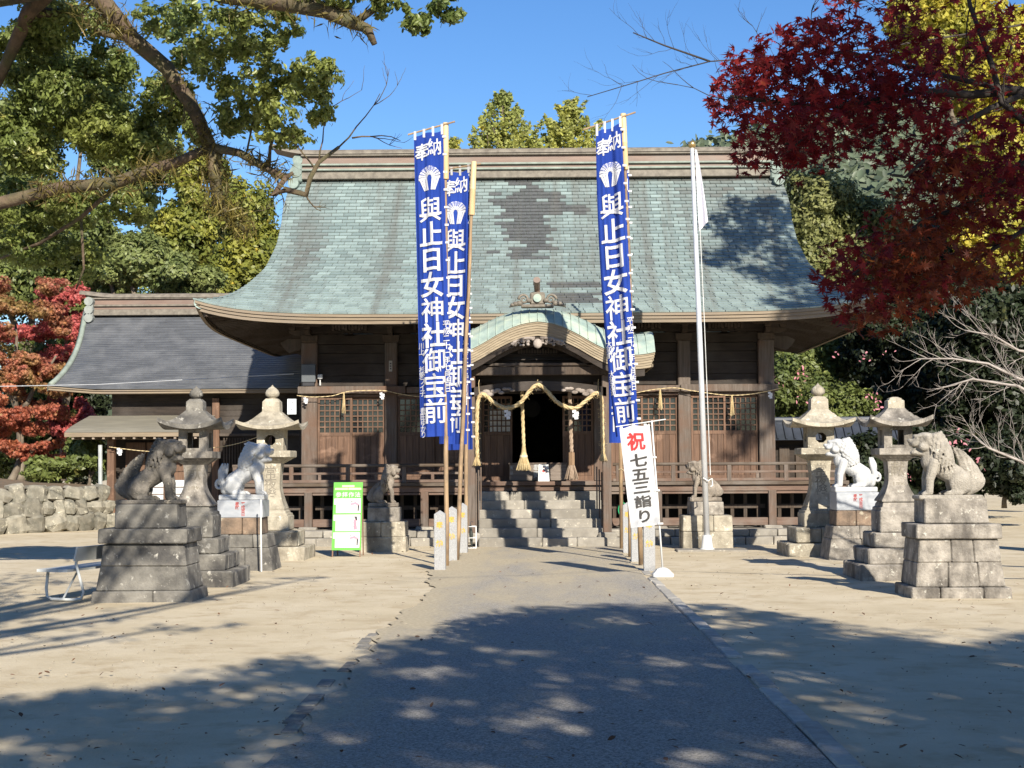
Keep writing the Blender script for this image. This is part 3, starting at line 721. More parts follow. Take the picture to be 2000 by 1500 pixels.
# ---- lanterns (square plan, built at the origin)
def sqloft(prof, corner=None):      # (z, half) rings, square
    mb = MB(); mb.lathe([(z, h) for z, h in prof], 4, (0, 0), True); return mb
def lantern(kind, loc, label, letters, cap, mats, rz=0):
    base_m, body_m, roof_m = mats
    t = thing('stone_lantern', loc, label, 'stone lantern', 'stone lanterns lining the approach', world=False, rz=rz)
    H = kind
    z = 0
    for h, hf in H['steps']:
        # each step ring from four long stones
        for i, (a, b_, c, d) in enumerate(((-hf, hf, -hf, -hf+.2), (-hf, hf, hf-.2, hf), (-hf, -hf+.2, -hf+.2, hf-.2), (hf-.2, hf, -hf+.2, hf-.2))):
            if i < 2:
                m = random.uniform(-.2, .2)*hf
                for q0, q1 in ((a, m), (m, b_)): obj('step_stone', MB().cbox(q0+.002, q1-.002, c, d, z-.04*(z == 0), z+h, .018, .014), base_m, t)
            else: obj('step_stone', MB().cbox(a, b_, c+.003, d-.003, z-.04*(z == 0), z+h-.002, .018, .014), base_m, t)
        obj('step_core', MB().box(-hf+.19, hf-.19, -hf+.19, hf-.19, z, z+h-.01), base_m, t)
        z += h
    ph, pw = H['ped']
    obj('pedestal', MB().cbox(-pw, pw, -pw, pw, z, z+ph*.72, .014).add(*(lambda m: (m.v, m.f))(sqloft([(z+ph*.72, pw*.94), (z+ph*.80, pw*.93), (z+ph*.84, pw*.84), (z+ph*.92, pw*.82), (z+ph, pw*.74)]))), H.get('pedm', base_m), t); z += ph
    sh, sb, sm, stt = H['shaft']
    pr = []
    for i in range(13):
        u = i/12; hw_ = sm+(sb-sm)*max(0, 1-u/.55)**1.7+(stt-sm)*max(0, (u-.45)/.55)**2.2
        pr.append((z+.02+(sh-.02)*u, hw_))
    s = obj('shaft', sqloft([(z, sb*1.0)]+pr), body_m, t)
    if letters:
        lm = MB()
        for i, ch in enumerate(letters):
            cz = z+sh*(.80-.50*i/max(1, len(letters)-1)); u = (cz-z)/sh
            def fr(x, q):
                uu = (q-z)/sh; hw_ = sm+(sb-sm)*max(0, 1-uu/.55)**1.7+(stt-sm)*max(0, (uu-.45)/.55)**2.2; return (x, -hw_-.004, q)
            lettering(lm, ch, fr, 0, cz, H['lw'], H['lw']*1.05, .008, 3)
        obj('inscription', lm, INK, s)
    z += sh
    dh, dw = H['plat']
    obj('platform', sqloft([(z, stt*1.05), (z+dh*.22, dw*.72), (z+dh*.25, dw*.76), (z+dh*.42, dw*.90), (z+dh*.44, dw*.94), (z+dh*.5, dw), (z+dh*.96, dw), (z+dh, dw*.97)]), body_m, t); z += dh
    fh, fw = H['fire']; th = .055; ww = fw*.55
    f = MB()
    oct_ = H.get('oct')
    for a in range(4):
        c, sn = (1, 0, -1, 0)[a], (0, 1, 0, -1)[a]
        def rot(x, y, q): return (x*c-y*sn, x*sn+y*c, q)
        zc = z+fh*.5; n = 8 if oct_ else 4
        hole = [(ww*math.cos(2*math.pi*(i+.5)/n)*(.8 if oct_ else 1.1), zc+fh*(.26 if oct_ else .38)*math.sin(2*math.pi*(i+.5)/n)*(1 if oct_ else 1.3)) for i in range(n)]
        outer = []
        for hx, hz in hole:
            d = max(abs(hx)/fw, abs(hz-zc)/(fh/2)); outer.append((hx/d, zc+(hz-zc)/d))
        if not oct_: outer = [(math.copysign(fw, hx), z+fh if hz > zc else z) for hx, hz in hole]
        rect = [(fw, z), (fw, z+fh), (-fw, z+fh), (-fw, z)]
        m = len(hole); vs = [rot(x, -fw, q) for x, q in outer]+[rot(x, -fw, q) for x, q in hole]+[rot(x, -fw+th, q) for x, q in hole]
        fs = []
        for i in range(m):
            j = (i+1) % m; fs += [(i, j, m+j, m+i)[::-1], (m+i, m+j, 2*m+j, 2*m+i)[::-1]]
        f.add(vs, fs)
        if oct_:      # corner fillers
            for qx in (-1, 1):
                for qz in (0, 1):
                    cr = rot(qx*fw, -fw, z+fh*qz); cs = [p for p in outer if p[0]*qx > 0 and ((p[1] > zc) == bool(qz))]
                    f.add([cr]+[rot(x, -fw, q) for x, q in cs], [tuple(range(1+len(cs)))])
    f.box(-fw+.01, fw-.01, -fw+.01, fw-.01, z, z+.012)
    obj('fire_box', f, body_m, t); z += fh
    rh, rw = H['roof']
    def rp(i, j, top):
        r = max(abs(i), abs(j)); corner = (abs(i)*abs(j))**2.2
        if top: zz = z+.055+rh*(1-r)**.62*.0+rh*((1-r)*.25+.75*(1-r)**1.9) if r < 1 else z+.055
        else: zz = z
        k = rw*(1+.03*corner*(r > .9)); return (i*k, j*k, zz+.095*corner*(r**4))
    rm = MB(); n = 14
    rm.grid(lambda u, v: rp(2*u-1, 2*v-1, True) if max(abs(2*u-1), abs(2*v-1)) > H['neck']/rw else ((2*u-1)*rw, (2*v-1)*rw, z+.055+rh*(.25*(1-H['neck']/rw)+.75*(1-H['neck']/rw)**1.9)), n, n)
    rm.grid(lambda u, v: rp(2*u-1, 2*v-1, False), n, n, True)
    for a in range(4):
        c, sn = (1, 0, -1, 0)[a], (0, 1, 0, -1)[a]
        rm.grid(lambda u, v: (lambda p: (p[0]*c-p[1]*sn, p[0]*sn+p[1]*c, p[2]))(rp(2*u-1, -1, v > .5)), n, 1)
    obj('roof', rm, roof_m, t)
    zt = z+.055+rh*(.25*(1-H['neck']/rw)+.75*(1-H['neck']/rw)**1.9); nk = H['neck']
    if cap == 'jewel':
        obj('neck', sqloft([(zt-.02, nk*.95), (zt+H['neckh']*.75, nk*.92), (zt+H['neckh'], nk*.6)]), roof_m, t); zt += H['neckh']
        J = H['jewel']
        obj('finial', MB().lathe([(zt-.01, J*.55), (zt+J*.12, J*.5), (zt+J*.2, J*.7), (zt+J*.5, J*.98), (zt+J*.85, J*1.0), (zt+J*1.2, J*.82), (zt+J*1.5, J*.5), (zt+J*1.7, J*.22), (zt+J*1.95, J*.04)], 18), roof_m, t, smooth=True)
    else:
        obj('neck', sqloft([(zt-.02, nk*.95), (zt+.10, nk*.93), (zt+.115, nk*.7), (zt+.13, nk*.68), (zt+.15, nk*.3)]), PALEST, t)
    return t
KR = dict(steps=((.21, .62), (.25, .47)), ped=(.33, .31), shaft=(.75, .235, .145, .17), plat=(.20, .345), fire=(.34, .215), roof=(.44, .49), neck=.15, neckh=.21, jewel=.115, lw=.17, oct=True)
KFR = dict(steps=((.19, .60), (.20, .48), (.20, .37)), ped=(.40, .275), shaft=(.53, .235, .12, .135), plat=(.165, .265), fire=(.285, .185), roof=(.33, .395), neck=.115, neckh=.15, jewel=.088, lw=.16)
lantern(dict(KR), (4.69, 25.28, 0), 'pale stone lantern with jewel top and octagonal window behind white lion on the right', '常夜燈', 'jewel', (PALEST, PALEST, PALEST))
lantern(dict(KR), (-4.23, 24.9, 0), 'pale stone lantern with jewel top between white lion and green sign', '常夜燈', 'jewel', (PALEST, PALEST, PALEST))
lantern(dict(KFR), (4.78, 20.35, 0), 'grey stone lantern with blunt cap, its shaft engraved with two large characters', '献燈', 'cap', (OLDST, OLDST, OLDST))
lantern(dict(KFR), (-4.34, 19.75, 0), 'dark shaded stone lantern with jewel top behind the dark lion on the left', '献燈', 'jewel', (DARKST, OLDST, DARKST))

# ---- guardian lions
def remeshed(mb, vox, name, smooth=2, decimate=None):
    me = mb.mesh(name); o = bpy.data.objects.new('tmp', me); COL.objects.link(o)
    m = o.modifiers.new('r', 'REMESH'); m.mode = 'VOXEL'; m.voxel_size = vox; m.use_smooth_shade = True
    if smooth: s = o.modifiers.new('s', 'SMOOTH'); s.iterations = smooth; s.factor = .5
    dg = bpy.context.evaluated_depsgraph_get(); out = bpy.data.meshes.new_from_object(o.evaluated_get(dg)); out.name = name
    bpy.data.objects.remove(o); bpy.data.meshes.remove(me); return out
def cap(mb, p0, r0, p1, r1, n=6, flat=1.0):
    p0, p1 = Vector(p0), Vector(p1)
    for i in range(n+1):
        u = i/n; r = r0+(r1-r0)*u; mb.sphere(p0.lerp(p1, u), (r, r*flat, r), 10, 8)
def lion_meshes(style, turn=0.0, seed=1):
    rn = random.Random(seed); b = MB(); slim = style == 'small'
    k = .86 if slim else 1.0
    # trunk, chest, haunches
    cap(b, (.20, 0, .52), .175*k, (-.20, 0, .27), .165*k, 7, .92); b.sphere((.27, 0, .55), (.14*k, .15*k, .17), 12, 9); b.sphere((-.24, 0, .17), (.17, .17, .16), 12, 9)
    cap(b, (.22, 0, .60), .15*k, (.27, 0, .74), .13*k, 4)
    for s in (-1, 1):
        cap(b, (.22, s*.11, .52), .105*k, (.30, s*.115, .27), .075*k, 5); cap(b, (.30, s*.115, .27), .072*k, (.31, s*.115, .07), .065*k, 4)
        b.sphere((.345, s*.105, .04), (.085, .062, .045), 10, 7)
        for q in (-1, 0, 1): b.sphere((.405, s*.105+q*.034, .03), (.035, .018, .03), 8, 6)
        b.sphere((-.17, s*.115, .20), (.175, .085, .19), 12, 9); cap(b, (-.16, s*.15, .05), .05, (.03, s*.15, .04), .045, 5)
        for q in (-1, 0, 1): b.sphere((.075, s*.15+q*.028, .028), (.032, .016, .027), 8, 6)
    # head, turned on the neck
    hb = MB(); hx, hz = .33, .83
    hb.sphere((hx-.02, 0, hz), (.145, .135, .135), 14, 10); hb.sphere((hx-.01, 0, hz+.07), (.13, .115, .07), 12, 8)
    op = .0 if style == 'front' else .02
    hb.sphere((hx+.115, 0, hz+.005), (.09, .088, .055), 12, 8)      # upper muzzle
    hb.sphere((hx+.19, 0, hz+.025), (.032, .05, .032), 10, 7)        # nose
    cap(hb, (hx+.01, 0, hz-.135), .055, (hx+.13, 0, hz-.125), .042, 4, 1.4); hb.sphere((hx+.14, 0, hz-.13), (.05, .06, .035), 9, 7)  # jaw and beard
    for s in (-1, 1):
        hb.sphere((hx+.145, s*.048, hz-.012), (.05, .042, .042), 9, 7); hb.sphere((hx+.10, s*.062, hz+.045), (.032, .022, .026), 9, 7)
        cap(hb, (hx+.12, s*.03, hz+.085), .030, (hx+.03, s*.10, hz+.085), .022, 4)
        cap(hb, (hx-.01, s*.12, hz+.05), .042, (hx-.075, s*.135, hz-.03), .026, 4, .55); hb.sphere((hx+.03, s*.095, hz-.05), (.07, .045, .06), 9, 7)
    b_head = MB()
    c, sn = math.cos(turn), math.sin(turn)
    hb.v = [(.27+(x-.27)*1.22, y*1.25, .80+(z-.80)*1.2) for x, y, z in hb.v]
    hb.v = [((x-.28)*c-y*sn+.28, (x-.28)*sn+y*c, z) for x, y, z in hb.v]
    b.add(hb.v, hb.f)
    # plinth the figure is carved with
    body = remeshed(b, .0135, 'body', 2)
    mn = MB()
    hood = [((.20, 0, .86), (.15, .165, .13)), ((.13, 0, .74), (.14, .165, .15)), ((.08, 0, .60), (.13, .15, .14))]
    for c_, r_ in hood: mn.sphere(c_, tuple(q*(.92 if slim else 1) for q in r_), 14, 10)
    rows = 9 if style != 'white' else 10
    for i in range(rows):
        h = i/(rows-1); c_ = Vector((.22-.16*h, 0, .95-.45*h)); rr = (.135+.05*math.sin(h*2.8))*(.92 if slim else 1)
        m_ = 11
        for k2 in range(m_):
            a = -2.0+4.0*(k2+.5*(i % 2))/(m_-1)+rn.uniform(-.06, .06)
            p = c_+Vector((-math.cos(a)*rr, math.sin(a)*rr*1.08, .05*math.cos(a)))
            if p.x > .30: continue
            r_ = rn.uniform(.034, .044)
            if style == 'white':
                mn.sphere(p, (r_, r_, r_), 9, 7); mn.sphere(p+Vector((-.012, math.sin(a)*.012, -.03)), r_*.7, 8, 6)
            else:
                d = Vector((-.25*math.cos(a)-.05, math.sin(a)*.22, -.9)).normalized(); r_ *= .72
                for q in range(6): mn.sphere(p+d*(.024*q)+Vector((0, math.sin(q*1.3)*.006, 0)), r_*(1-.13*q), 8, 6)
    if turn: mn.v = [((x-.28)*math.cos(turn*.6)-y*math.sin(turn*.6)+.28, (x-.28)*math.sin(turn*.6)+y*math.cos(turn*.6), z) for x, y, z in mn.v]
    mane = remeshed(mn, .0125, 'mane', 1)
    tl = MB()
    if style in ('front', 'small'):      # tall flame of combed strands
        hgt = 1 if style == 'front' else .72
        for i in range(11):
            u = i/10
            base = Vector((-.30-.02*u, 0, .06+.0*u)); tip = Vector((-.10-.47*u**.9, (i % 2)*.02-.01, (.78-.50*u**1.5)*hgt)); mid = (base+tip)/2+Vector((-.13-.05*math.sin(u*3.1), 0, -.03+.02*u))
            for j in range(16):
                v = j/15; p = base*(1-v)**2+mid*2*v*(1-v)+tip*v*v; r_ = .047*(1-v)**.45+.016+.012*math.sin(v*3.1)
                tl.sphere(p, (r_*.95, r_*.75+.02*(1-v)+(i % 2)*.012, r_), 8, 6)
    else:
        for s in (-1, 0, 1):
            pts = [(-.36, 0, .1), (-.42, s*.04, .28), (-.40+.05*s, s*.06, .46), (-.36+.04*s, s*.05, .60)]
            for j in range(14):
                v = j/13*3; i = min(2, int(v)); p = Vector(pts[i]).lerp(Vector(pts[i+1]), v-i); tl.sphere(p, .075*(1-j/15)+.012, 8, 6)
        for q in (-1, 1):
            for j in range(22):
                a = j/21*math.pi*2.6; r_ = .12*(1-j/26); tl.sphere((-.46+r_*math.cos(a)*.8, q*.055, .20+r_*math.sin(a)), .034-.0007*j, 8, 6)
    tail = remeshed(tl, .011, 'tail', 1)
    return body, mane, tail
LM = {'front': lion_meshes('front', .0, 3), 'frontl': lion_meshes('front', -.45, 8), 'white': lion_meshes('white', 0, 5), 'small': lion_meshes('small', 0, 4), 'whitel': lion_meshes('white', -.3, 6)}
def lion(style, loc, face, H, label, mat, plinth, pm=None, tailmat=None, width=1.0):
    t = thing('guardian_lion', loc, label, 'stone lion', 'guardian lions facing each other across the approach', world=False, rz=0 if face > 0 else math.pi)
    b, m, tl = LM[style]
    pw, pd, ph = plinth
    obj('plinth', MB().cbox(-pw, pw, -pd, pd, 0, ph, .012), pm or mat, t)
    for n, me in (('body', b), ('mane', m), ('tail', tl)):
        me2 = me.copy(); o = obj(n, me2, mat, t)
        o.scale = (H*width, H if face > 0 or True else -H, H); o.location = (.0, 0, ph-.012)
    return t
def pedestal(loc, label, courses, w0, rz=0, mats=None, group='stone pedestals of the guardian lions'):
    # courses: (height, half width at foot, half width at top, half depth, stones across, material)
    t = thing('stone_pedestal', loc, label, 'pedestal', group, world=False, rz=rz); z = 0
    for h, a, b_, dp, n, m, nm in courses:
        xs = [-1]+sorted(random.uniform(-1+2*(i-.22)/n, -1+2*(i+.22)/n) for i in range(1, n))+[1]
        k = dp/a
        for x0, x1 in zip(xs, xs[1:]):
            mb = MB(); mb.cbox(x0*a+.003, x1*a-.003, -a*k, a*k, z-.04*(z == 0), z+h-.002, .012, .008)
            r = b_/a
            mb.v = [(x*(1+(r-1)*max(0, (q-z)/h)), y*(1+(r-1)*max(0, (q-z)/h)), q) for x, y, q in mb.v]
            obj(nm, mb, m, t)
        z += h
    return t, z
# right, front
t, z = pedestal((4.72, 17.5, 0), 'grey stone pedestal with flared block base under the rightmost lion', [(.12, .555, .55, .42, 3, OLDST, 'base_stone'), (.27, .495, .465, .37, 3, OLDST, 'block'), (.26, .465, .44, .35, 3, OLDST, 'block'), (.165, .475, .475, .37, 1, OLDST, 'slab'), (.28, .36, .35, .25, 1, OLDST, 'upper_block')], 1)
lion('front', (4.69, 17.5, 1.08), -1, .72, 'grey stone lion with tall flame tail facing left on the front right pedestal', M('grey_lion_stone', (.37, .335, .285), (.25, .225, .19), 6, .95, .9, 45, dark=(.17, .15, .125), dscale=3, dthr=(.52, .75), spot=(.48, .44, .38), sscale=9, coord='obj'), (.36, .17, .05))
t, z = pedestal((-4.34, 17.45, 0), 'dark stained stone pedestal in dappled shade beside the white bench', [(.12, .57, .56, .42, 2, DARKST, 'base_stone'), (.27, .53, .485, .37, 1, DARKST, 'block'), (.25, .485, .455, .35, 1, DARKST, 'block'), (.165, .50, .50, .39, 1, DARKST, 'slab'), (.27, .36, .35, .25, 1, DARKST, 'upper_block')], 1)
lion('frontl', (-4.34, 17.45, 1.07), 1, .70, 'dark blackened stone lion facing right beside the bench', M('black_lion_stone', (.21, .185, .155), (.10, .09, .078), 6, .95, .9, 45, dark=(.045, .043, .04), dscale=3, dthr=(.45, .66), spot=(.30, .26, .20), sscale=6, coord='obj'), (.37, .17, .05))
# white pair
WHITECS = [(.32, .50, .44, .40, 2, OLDST, 'block'), (.20, .43, .395, .35, 2, OLDST, 'block'), (.24, .345, .335, .29, 2, RUSTST, 'stained_block')]
def marble_block(t, z, hw_, h):
    o = obj('marble_block', MB().cbox(-hw_, hw_, -.28, .28, z, z+h, .008), MARBLEB, t); lm = MB()
    for c_, tx in enumerate(('平成吉日', '奉献')):
        for i, ch in enumerate(tx): lettering(lm, ch, lambda x, q: (x, -.283, q), -.04+.085*(1-c_), z+h*(.80-.2*i), .05, .05, .03)
    obj('red_inscription', lm, REDINK, o)
t, z = pedestal((5.04, 24.25, 0), 'rust stained stone pedestal with marble block under the white lion on the right', WHITECS, 1); marble_block(t, z, .33, .28)
lion('white', (5.04, 24.25, z+.28), -1, .77, 'bright white marble lion facing left between the two stone lanterns', MARBLE, (.33, .19, .08))
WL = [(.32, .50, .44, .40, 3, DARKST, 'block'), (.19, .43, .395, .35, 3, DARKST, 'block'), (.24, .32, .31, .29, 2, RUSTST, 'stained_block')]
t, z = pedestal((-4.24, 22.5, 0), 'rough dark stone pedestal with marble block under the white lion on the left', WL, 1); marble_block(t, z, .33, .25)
lion('whitel', (-4.24, 22.5, z+.25), 1, .76, 'white marble lion with curly mane facing right between dark and pale lanterns', MARBLE, (.33, .19, .08))
# small rear pair
LSM = M('brown_grey_lion_stone', (.31, .265, .215), (.20, .17, .14), 6, .95, .9, 45, dark=(.13, .11, .09), dscale=3, coord='obj')
t, z = pedestal((-2.60, 26.95, 0), 'two-course stone pedestal behind the green sign', [(.26, .40, .40, .38, 1, PALEST, 'block'), (.26, .385, .38, .37, 2, PALEST, 'block'), (.25, .28, .275, .27, 1, OLDST, 'upper_block')], 1)
lion('small', (-2.62, 26.95, .77), 1, .68, 'small slim brown stone lion behind the green sign', LSM, (.26, .13, .07), width=.72)
t, z = pedestal((3.05, 27.35, 0), 'stone block pedestal behind the flagpole', [(.31, .44, .44, .38, 1, PALEST, 'block'), (.28, .44, .43, .37, 3, PALEST, 'block'), (.24, .30, .295, .27, 1, OLDST, 'upper_block')], 1)
lion('small', (3.04, 27.35, .83), -1, .66, 'small brown stone lion behind the flagpole', LSM, (.29, .14, .07), width=.85)
# ================================================================ banners, ropes, signs
BLUE = M('royal_blue_cloth', (.023, .057, .30), (.016, .041, .23), 1.2, .85, .2, 200, trans=.12, spec=.1)
WCLOTH = M('white_print', (.56, .56, .57), (.50, .50, .52), 3, .9, trans=.1, spec=.1)
GREYLINE = M('crest_line_blue', (.09, .13, .42), None, 3, .9)
BAMBOO = M('bamboo_pole', (.34, .235, .135), (.22, .145, .085), 5, .6, .2, 30, (6, 6, .7), dark=(.14, .10, .07), dscale=3, objrnd=.12)
SLEEVE = M('pale_bamboo', (.60, .44, .25), (.50, .355, .19), 5, .5, .1, 20, (6, 6, .5))
def banner_surface(tl, tr, bl, br, Y, folds, ph, mid=None):
    def S(u, v, up=0):
        l = Vector(tl).lerp(Vector(bl), v); r = Vector(tr).lerp(Vector(br), v)
        if mid: k = 4*v*(1-v); l = l+Vector((mid[0]*k, 0)); r = r+Vector((mid[1]*k, 0))
        p = l.lerp(r, u); y = 0
        for amp, fr, p0, tw in folds: y += amp*math.sin(2*math.pi*(fr*u+p0+tw*v)+ph)*(.25+.75*min(1, v*3))
        return (p.x, Y+y-up, p.y-.012*math.sin(math.pi*u*3+ph)*(1-v)**8)
    return S
def banner(name, label, S, pole, bar, small=None, Hm=4.75, Wm=.46, poleY=0, full=True, sleeve=True):
    t = thing(name, (pole[0][0], pole[0][1], 0), label, 'banner', 'tall blue dedication banners on bamboo poles')
    pts = [Vector(pole[0]).lerp(Vector(pole[1]), i/12) for i in range(13)]
    pp = MB().tube([p+Vector((.006*math.sin(i*1.7), 0, 0)) for i, p in enumerate(pts)], [.036-.0012*i+(.003 if i % 2 else 0) for i in range(13)], 9)
    obj('pole', pp, BAMBOO, t, smooth=True)
    if sleeve:
        d = (Vector(pole[1])-Vector(pole[0])).normalized(); e = Vector(pole[1])
        s = MB().tube([e-d*.86, e-d*.85, e-d*.45, e-d*.44, e-d*.43, e-d*.02, e], [.046, .050, .047, .051, .047, .045, .040], 12); obj('bamboo_sleeve', s, SLEEVE, t, smooth=True)
        obj('crossbar', MB().tube([bar[0], bar[1]], .014, 7), BAMBOO, t)
    c = obj('cloth', MB().grid(lambda u, v: S(u, v), 64, 80, True), BLUE, t, smooth=True)
    tb = MB()
    for i in range(4):
        u = .04+.92*i/3; a = Vector(S(u, .012, .004)); b_ = Vector(bar[0]).lerp(Vector(bar[1]), 0) if False else None
        bx = (a.x-bar[0][0])/(bar[1][0]-bar[0][0]); q = Vector(bar[0]).lerp(Vector(bar[1]), bx)
        obj('tab', MB().bar(a, (a.x, q.y-.016, q.z+.016), .035, .006, up=(0, 1, 0)), WCLOTH, c)
    for i in range(17):
        v = .02+i*.058; a = Vector(S(.985, v, .006)); obj('tab', MB().box(a.x-.01, a.x+.05, a.y-.004, a.y+.004, a.z-.016, a.z+.016), WCLOTH, c)
    def fn(x, z): return S(x, z, .005)       # x in u, z in v (down)
    lt = MB()
    def put(ch, u, v, w_, h_, off=.022, cuts=10):
        vs, fs = glyph(ch, off, cuts); pts_ = [S(u+x*w_/Wm, v-y*h_/Hm, .014) for x, y in vs]
        if w_ > .15: obj('character', MB().add(pts_, fs), WCLOTH, c)
        else: lt.add(pts_, fs)
    if full:
        put('奉', .27, .060, .19, .23, .02); put('納', .70, .050, .19, .23, .02)
        for i, ch in enumerate('與止日女神社御宝前'): put(ch, .5, .255+.083*i, .30, .335, .026 if ch in '止日女社' else .014)
        if small:
            for i, ch in enumerate(small[0]): put(ch, .91, .635+.0235*i, .085, .10, .02, 2)
            y0 = .70
            for ch in small[1]:
                if ch != ' ': put(ch, .10, y0, .075, .09, .015, 2)
                y0 += .0195
    if lt.v: obj('small_lettering', lt, WCLOTH, c, kind='stuff')
    if full:      # fan-shaped crest of rounded vanes over a forked foot
        cr = MB(); cu, cv = .5, .150
        def q(x, z): return S(cu+x/Wm, cv-z/Hm, .010)
        n = 11
        for i in range(n):
            a0, a1 = math.pi*(-.08+1.16*i/n)+.035, math.pi*(-.08+1.16*(i+1)/n)-.035
            ro = .168*(1+.03*math.sin(i*3.1))
            cr.grid(lambda u, v: q(math.cos(a0+(a1-a0)*u)*(.03+(ro-.03)*v)*-1, .02+math.sin(a0+(a1-a0)*u)*(.03+(ro-.03)*v)), 3, 5, True)
        for s in (-1, 1):
            for k in range(3):
                a, b_ = .160-.042*k, .160-.042*(k+1)+.005
                cr.grid(lambda u, v: q(s*((a+(b_-a)*u)*(1-v)+(.085-.024*k-.020*u)*v), .01-.20*v+.03*(1-v)*k*.2), 2, 5, s > 0)
        obj('crest', cr, WCLOTH, c)
        ln = MB()
        for r_ in (.10, .125, .147):
            for i in range(24):
                a0, a1 = math.pi*(.02+.96*i/24), math.pi*(.02+.96*(i+1)/24)
                zz = lambda a: .02+math.sin(a)*r_+.012*math.cos(a*11)
                ln.add([S(cu+math.cos(a)*rr/Wm, cv-(zz(a)+e)/Hm, .013) for a, rr, e in ((a0, r_, 0), (a1, r_, 0), (a1, r_, .011), (a0, r_, .011))], [(0, 1, 2, 3)])
        obj('crest_lines', ln, GREYLINE, c)
    return t
FO = [(.03, 1.5, 0, .2), (.016, 3.6, .3, -.35), (.006, 7, 0, .2)]
DATE = '平成二十一年七月吉日'
banner('dedication_banner', 'tall blue banner with white characters, leftmost and nearest of the left poles', banner_surface((-1.76, 6.43), (-1.32, 6.51), (-1.67, 1.91), (-1.20, 1.93), 22.81, [(.04, 1.0, .1, .15), (.022, 2.7, .3, -.25), (.007, 6.3, 0, .3)], .4),
       ((-1.29, 22.87, 0), (-1.285, 22.87, 6.64)), ((-1.85, 22.83, 6.455), (-1.14, 22.83, 6.65)), (DATE, '川上  杉野フイ子  豊田ゆかり'))
banner('dedication_banner', 'blue banner with white characters on the leaning middle pole left of the porch', banner_surface((-1.42, 6.13), (-.98, 6.19), (-1.48, 1.83), (-1.04, 1.82), 24.28, FO, 1.7),
       ((-1.20, 24.19, 0), (-.91, 24.19, 6.31)), ((-1.48, 24.22, 6.18), (-.80, 24.22, 6.28)), (DATE, ''), Hm=4.5)
banner('dedication_banner', 'blue banner mostly hidden behind the leaning banner left of the porch', banner_surface((-1.52, 5.95), (-1.10, 6.0), (-1.46, 1.75), (-1.03, 1.76), 26.36, FO, .2),
       ((-1.15, 26.3, 0), (-1.11, 26.3, 6.1)), ((-1.55, 26.32, 6.0), (-1.0, 26.32, 6.08)), None, Hm=4.2, sleeve=False)
banner('dedication_banner', 'tall blue creased banner with white characters nearest right of the porch', banner_surface((.98, 6.49), (1.36, 6.62), (1.24, 1.90), (1.58, 1.93), 22.95, [(.07, 1.45, .05, .06), (.016, 4.2, .3, -.2)], 2.6, mid=(-.07, 0)),
       ((1.60, 23.01, 0), (1.395, 23.01, 6.79)), ((.79, 22.97, 6.54), (1.58, 22.97, 6.80)), (DATE, '大和町  大和酒造'), Wm=.42)
banner('dedication_banner', 'blue banner showing only its left edge behind the creased right banner', banner_surface((1.24, 6.25), (1.60, 6.3), (1.24, 1.84), (1.62, 1.84), 24.97, FO, 2.2),
       ((1.57, 25.03, 0), (1.56, 25.03, 6.4)), ((1.16, 24.99, 6.3), (1.66, 24.99, 6.36)), None, Hm=4.4, Wm=.42, sleeve=False)
t = thing('bamboo_pole', (1.56, 27.28, 0), 'bare bamboo pole standing closest to the porch on the right', 'pole')
obj('shaft', MB().tube([(1.56, 27.28, 0), (1.555, 27.28, 2), (1.54, 27.28, 4.2), (1.53, 27.28, 6)], [.036, .034, .03, .026], 9), BAMBOO, t, smooth=True)
obj('tie', MB().tube([(1.515, 27.24, 1.4), (1.56, 27.23, 1.41), (1.6, 27.25, 1.39), (1.63, 27.22, 1.36)], .006, 5), M('straw_tie', (.55, .45, .28), None), t)
# short granite posts with gilt characters
gm = MB().cbox(-.08, .08, -.08, .08, -.05, .80, .006); gm.add([(-.078, -.078, .797), (.078, -.078, .797), (.078, .078, .797), (-.078, .078, .797), (0, 0, .85)], [(0, 1, 4), (1, 2, 4), (2, 3, 4), (3, 0, 4)]); gme = gm.mesh('post')
GL = ['granite post with gilt characters nearest on the left of the path', 'middle granite post with gilt characters left of the path', 'granite post with gilt characters left of the path, closest to the steps',
      'granite post with gilt characters behind the white banner stand', 'middle granite post with gilt characters right of the path', 'granite post with gilt characters right of the path, closest to the steps']
for (x, y), l in zip(((-1.335, 22.05), (-1.275, 24.15), (-1.20, 26.25), (1.63, 21.75), (1.59, 23.9), (1.60, 26.2)), GL):
    t = thing('granite_post', (x, y, 0), l, 'stone post', 'granite posts beside the banner poles', world=False, rz=random.uniform(-.04, .04))
    obj('shaft', gme, GRANITE, t); lm = MB()
    lettering(lm, '奉', lambda a, b_: (a, -.083, b_), 0, .64, .085, .085, .03); lettering(lm, '納', lambda a, b_: (a, -.083, b_), 0, .38, .085, .085, .03)
    obj('gilt_lettering', lm, GOLDINK, t)

# white festival banner on a plastic stand
PLAS = M('white_plastic', (.58, .58, .57), (.52, .52, .51), 4, .4)
t = thing('festival_banner', (1.70, 20.34, 0), 'white banner with red and black characters leaning on a white plastic stand', 'banner')
b0, b1 = Vector((1.70, 20.34, .10)), Vector((1.575, 20.34, 2.07))
obj('pole', MB().tube([b0, b0.lerp(b1, .3), b1], [.013, .012, .011], 8), PLAS, t, smooth=True)
obj('crossbar', MB().tube([(1.10, 20.34, 1.99), (1.76, 20.34, 2.085)], .008, 6), PLAS, t)
Sn = banner_surface((1.145, 1.975), (1.545, 2.02), (1.285, .655), (1.66, .70), 20.315, [(.012, 1.2, 0, .3), (.005, 3, .2, -.5)], .5)
cl = obj('cloth', MB().grid(lambda u, v: Sn(u, v), 16, 30, True), M('white_banner_cloth', (.55, .55, .56), (.51, .51, .52), 2, .9, trans=.15), t, smooth=True)
tb = MB()
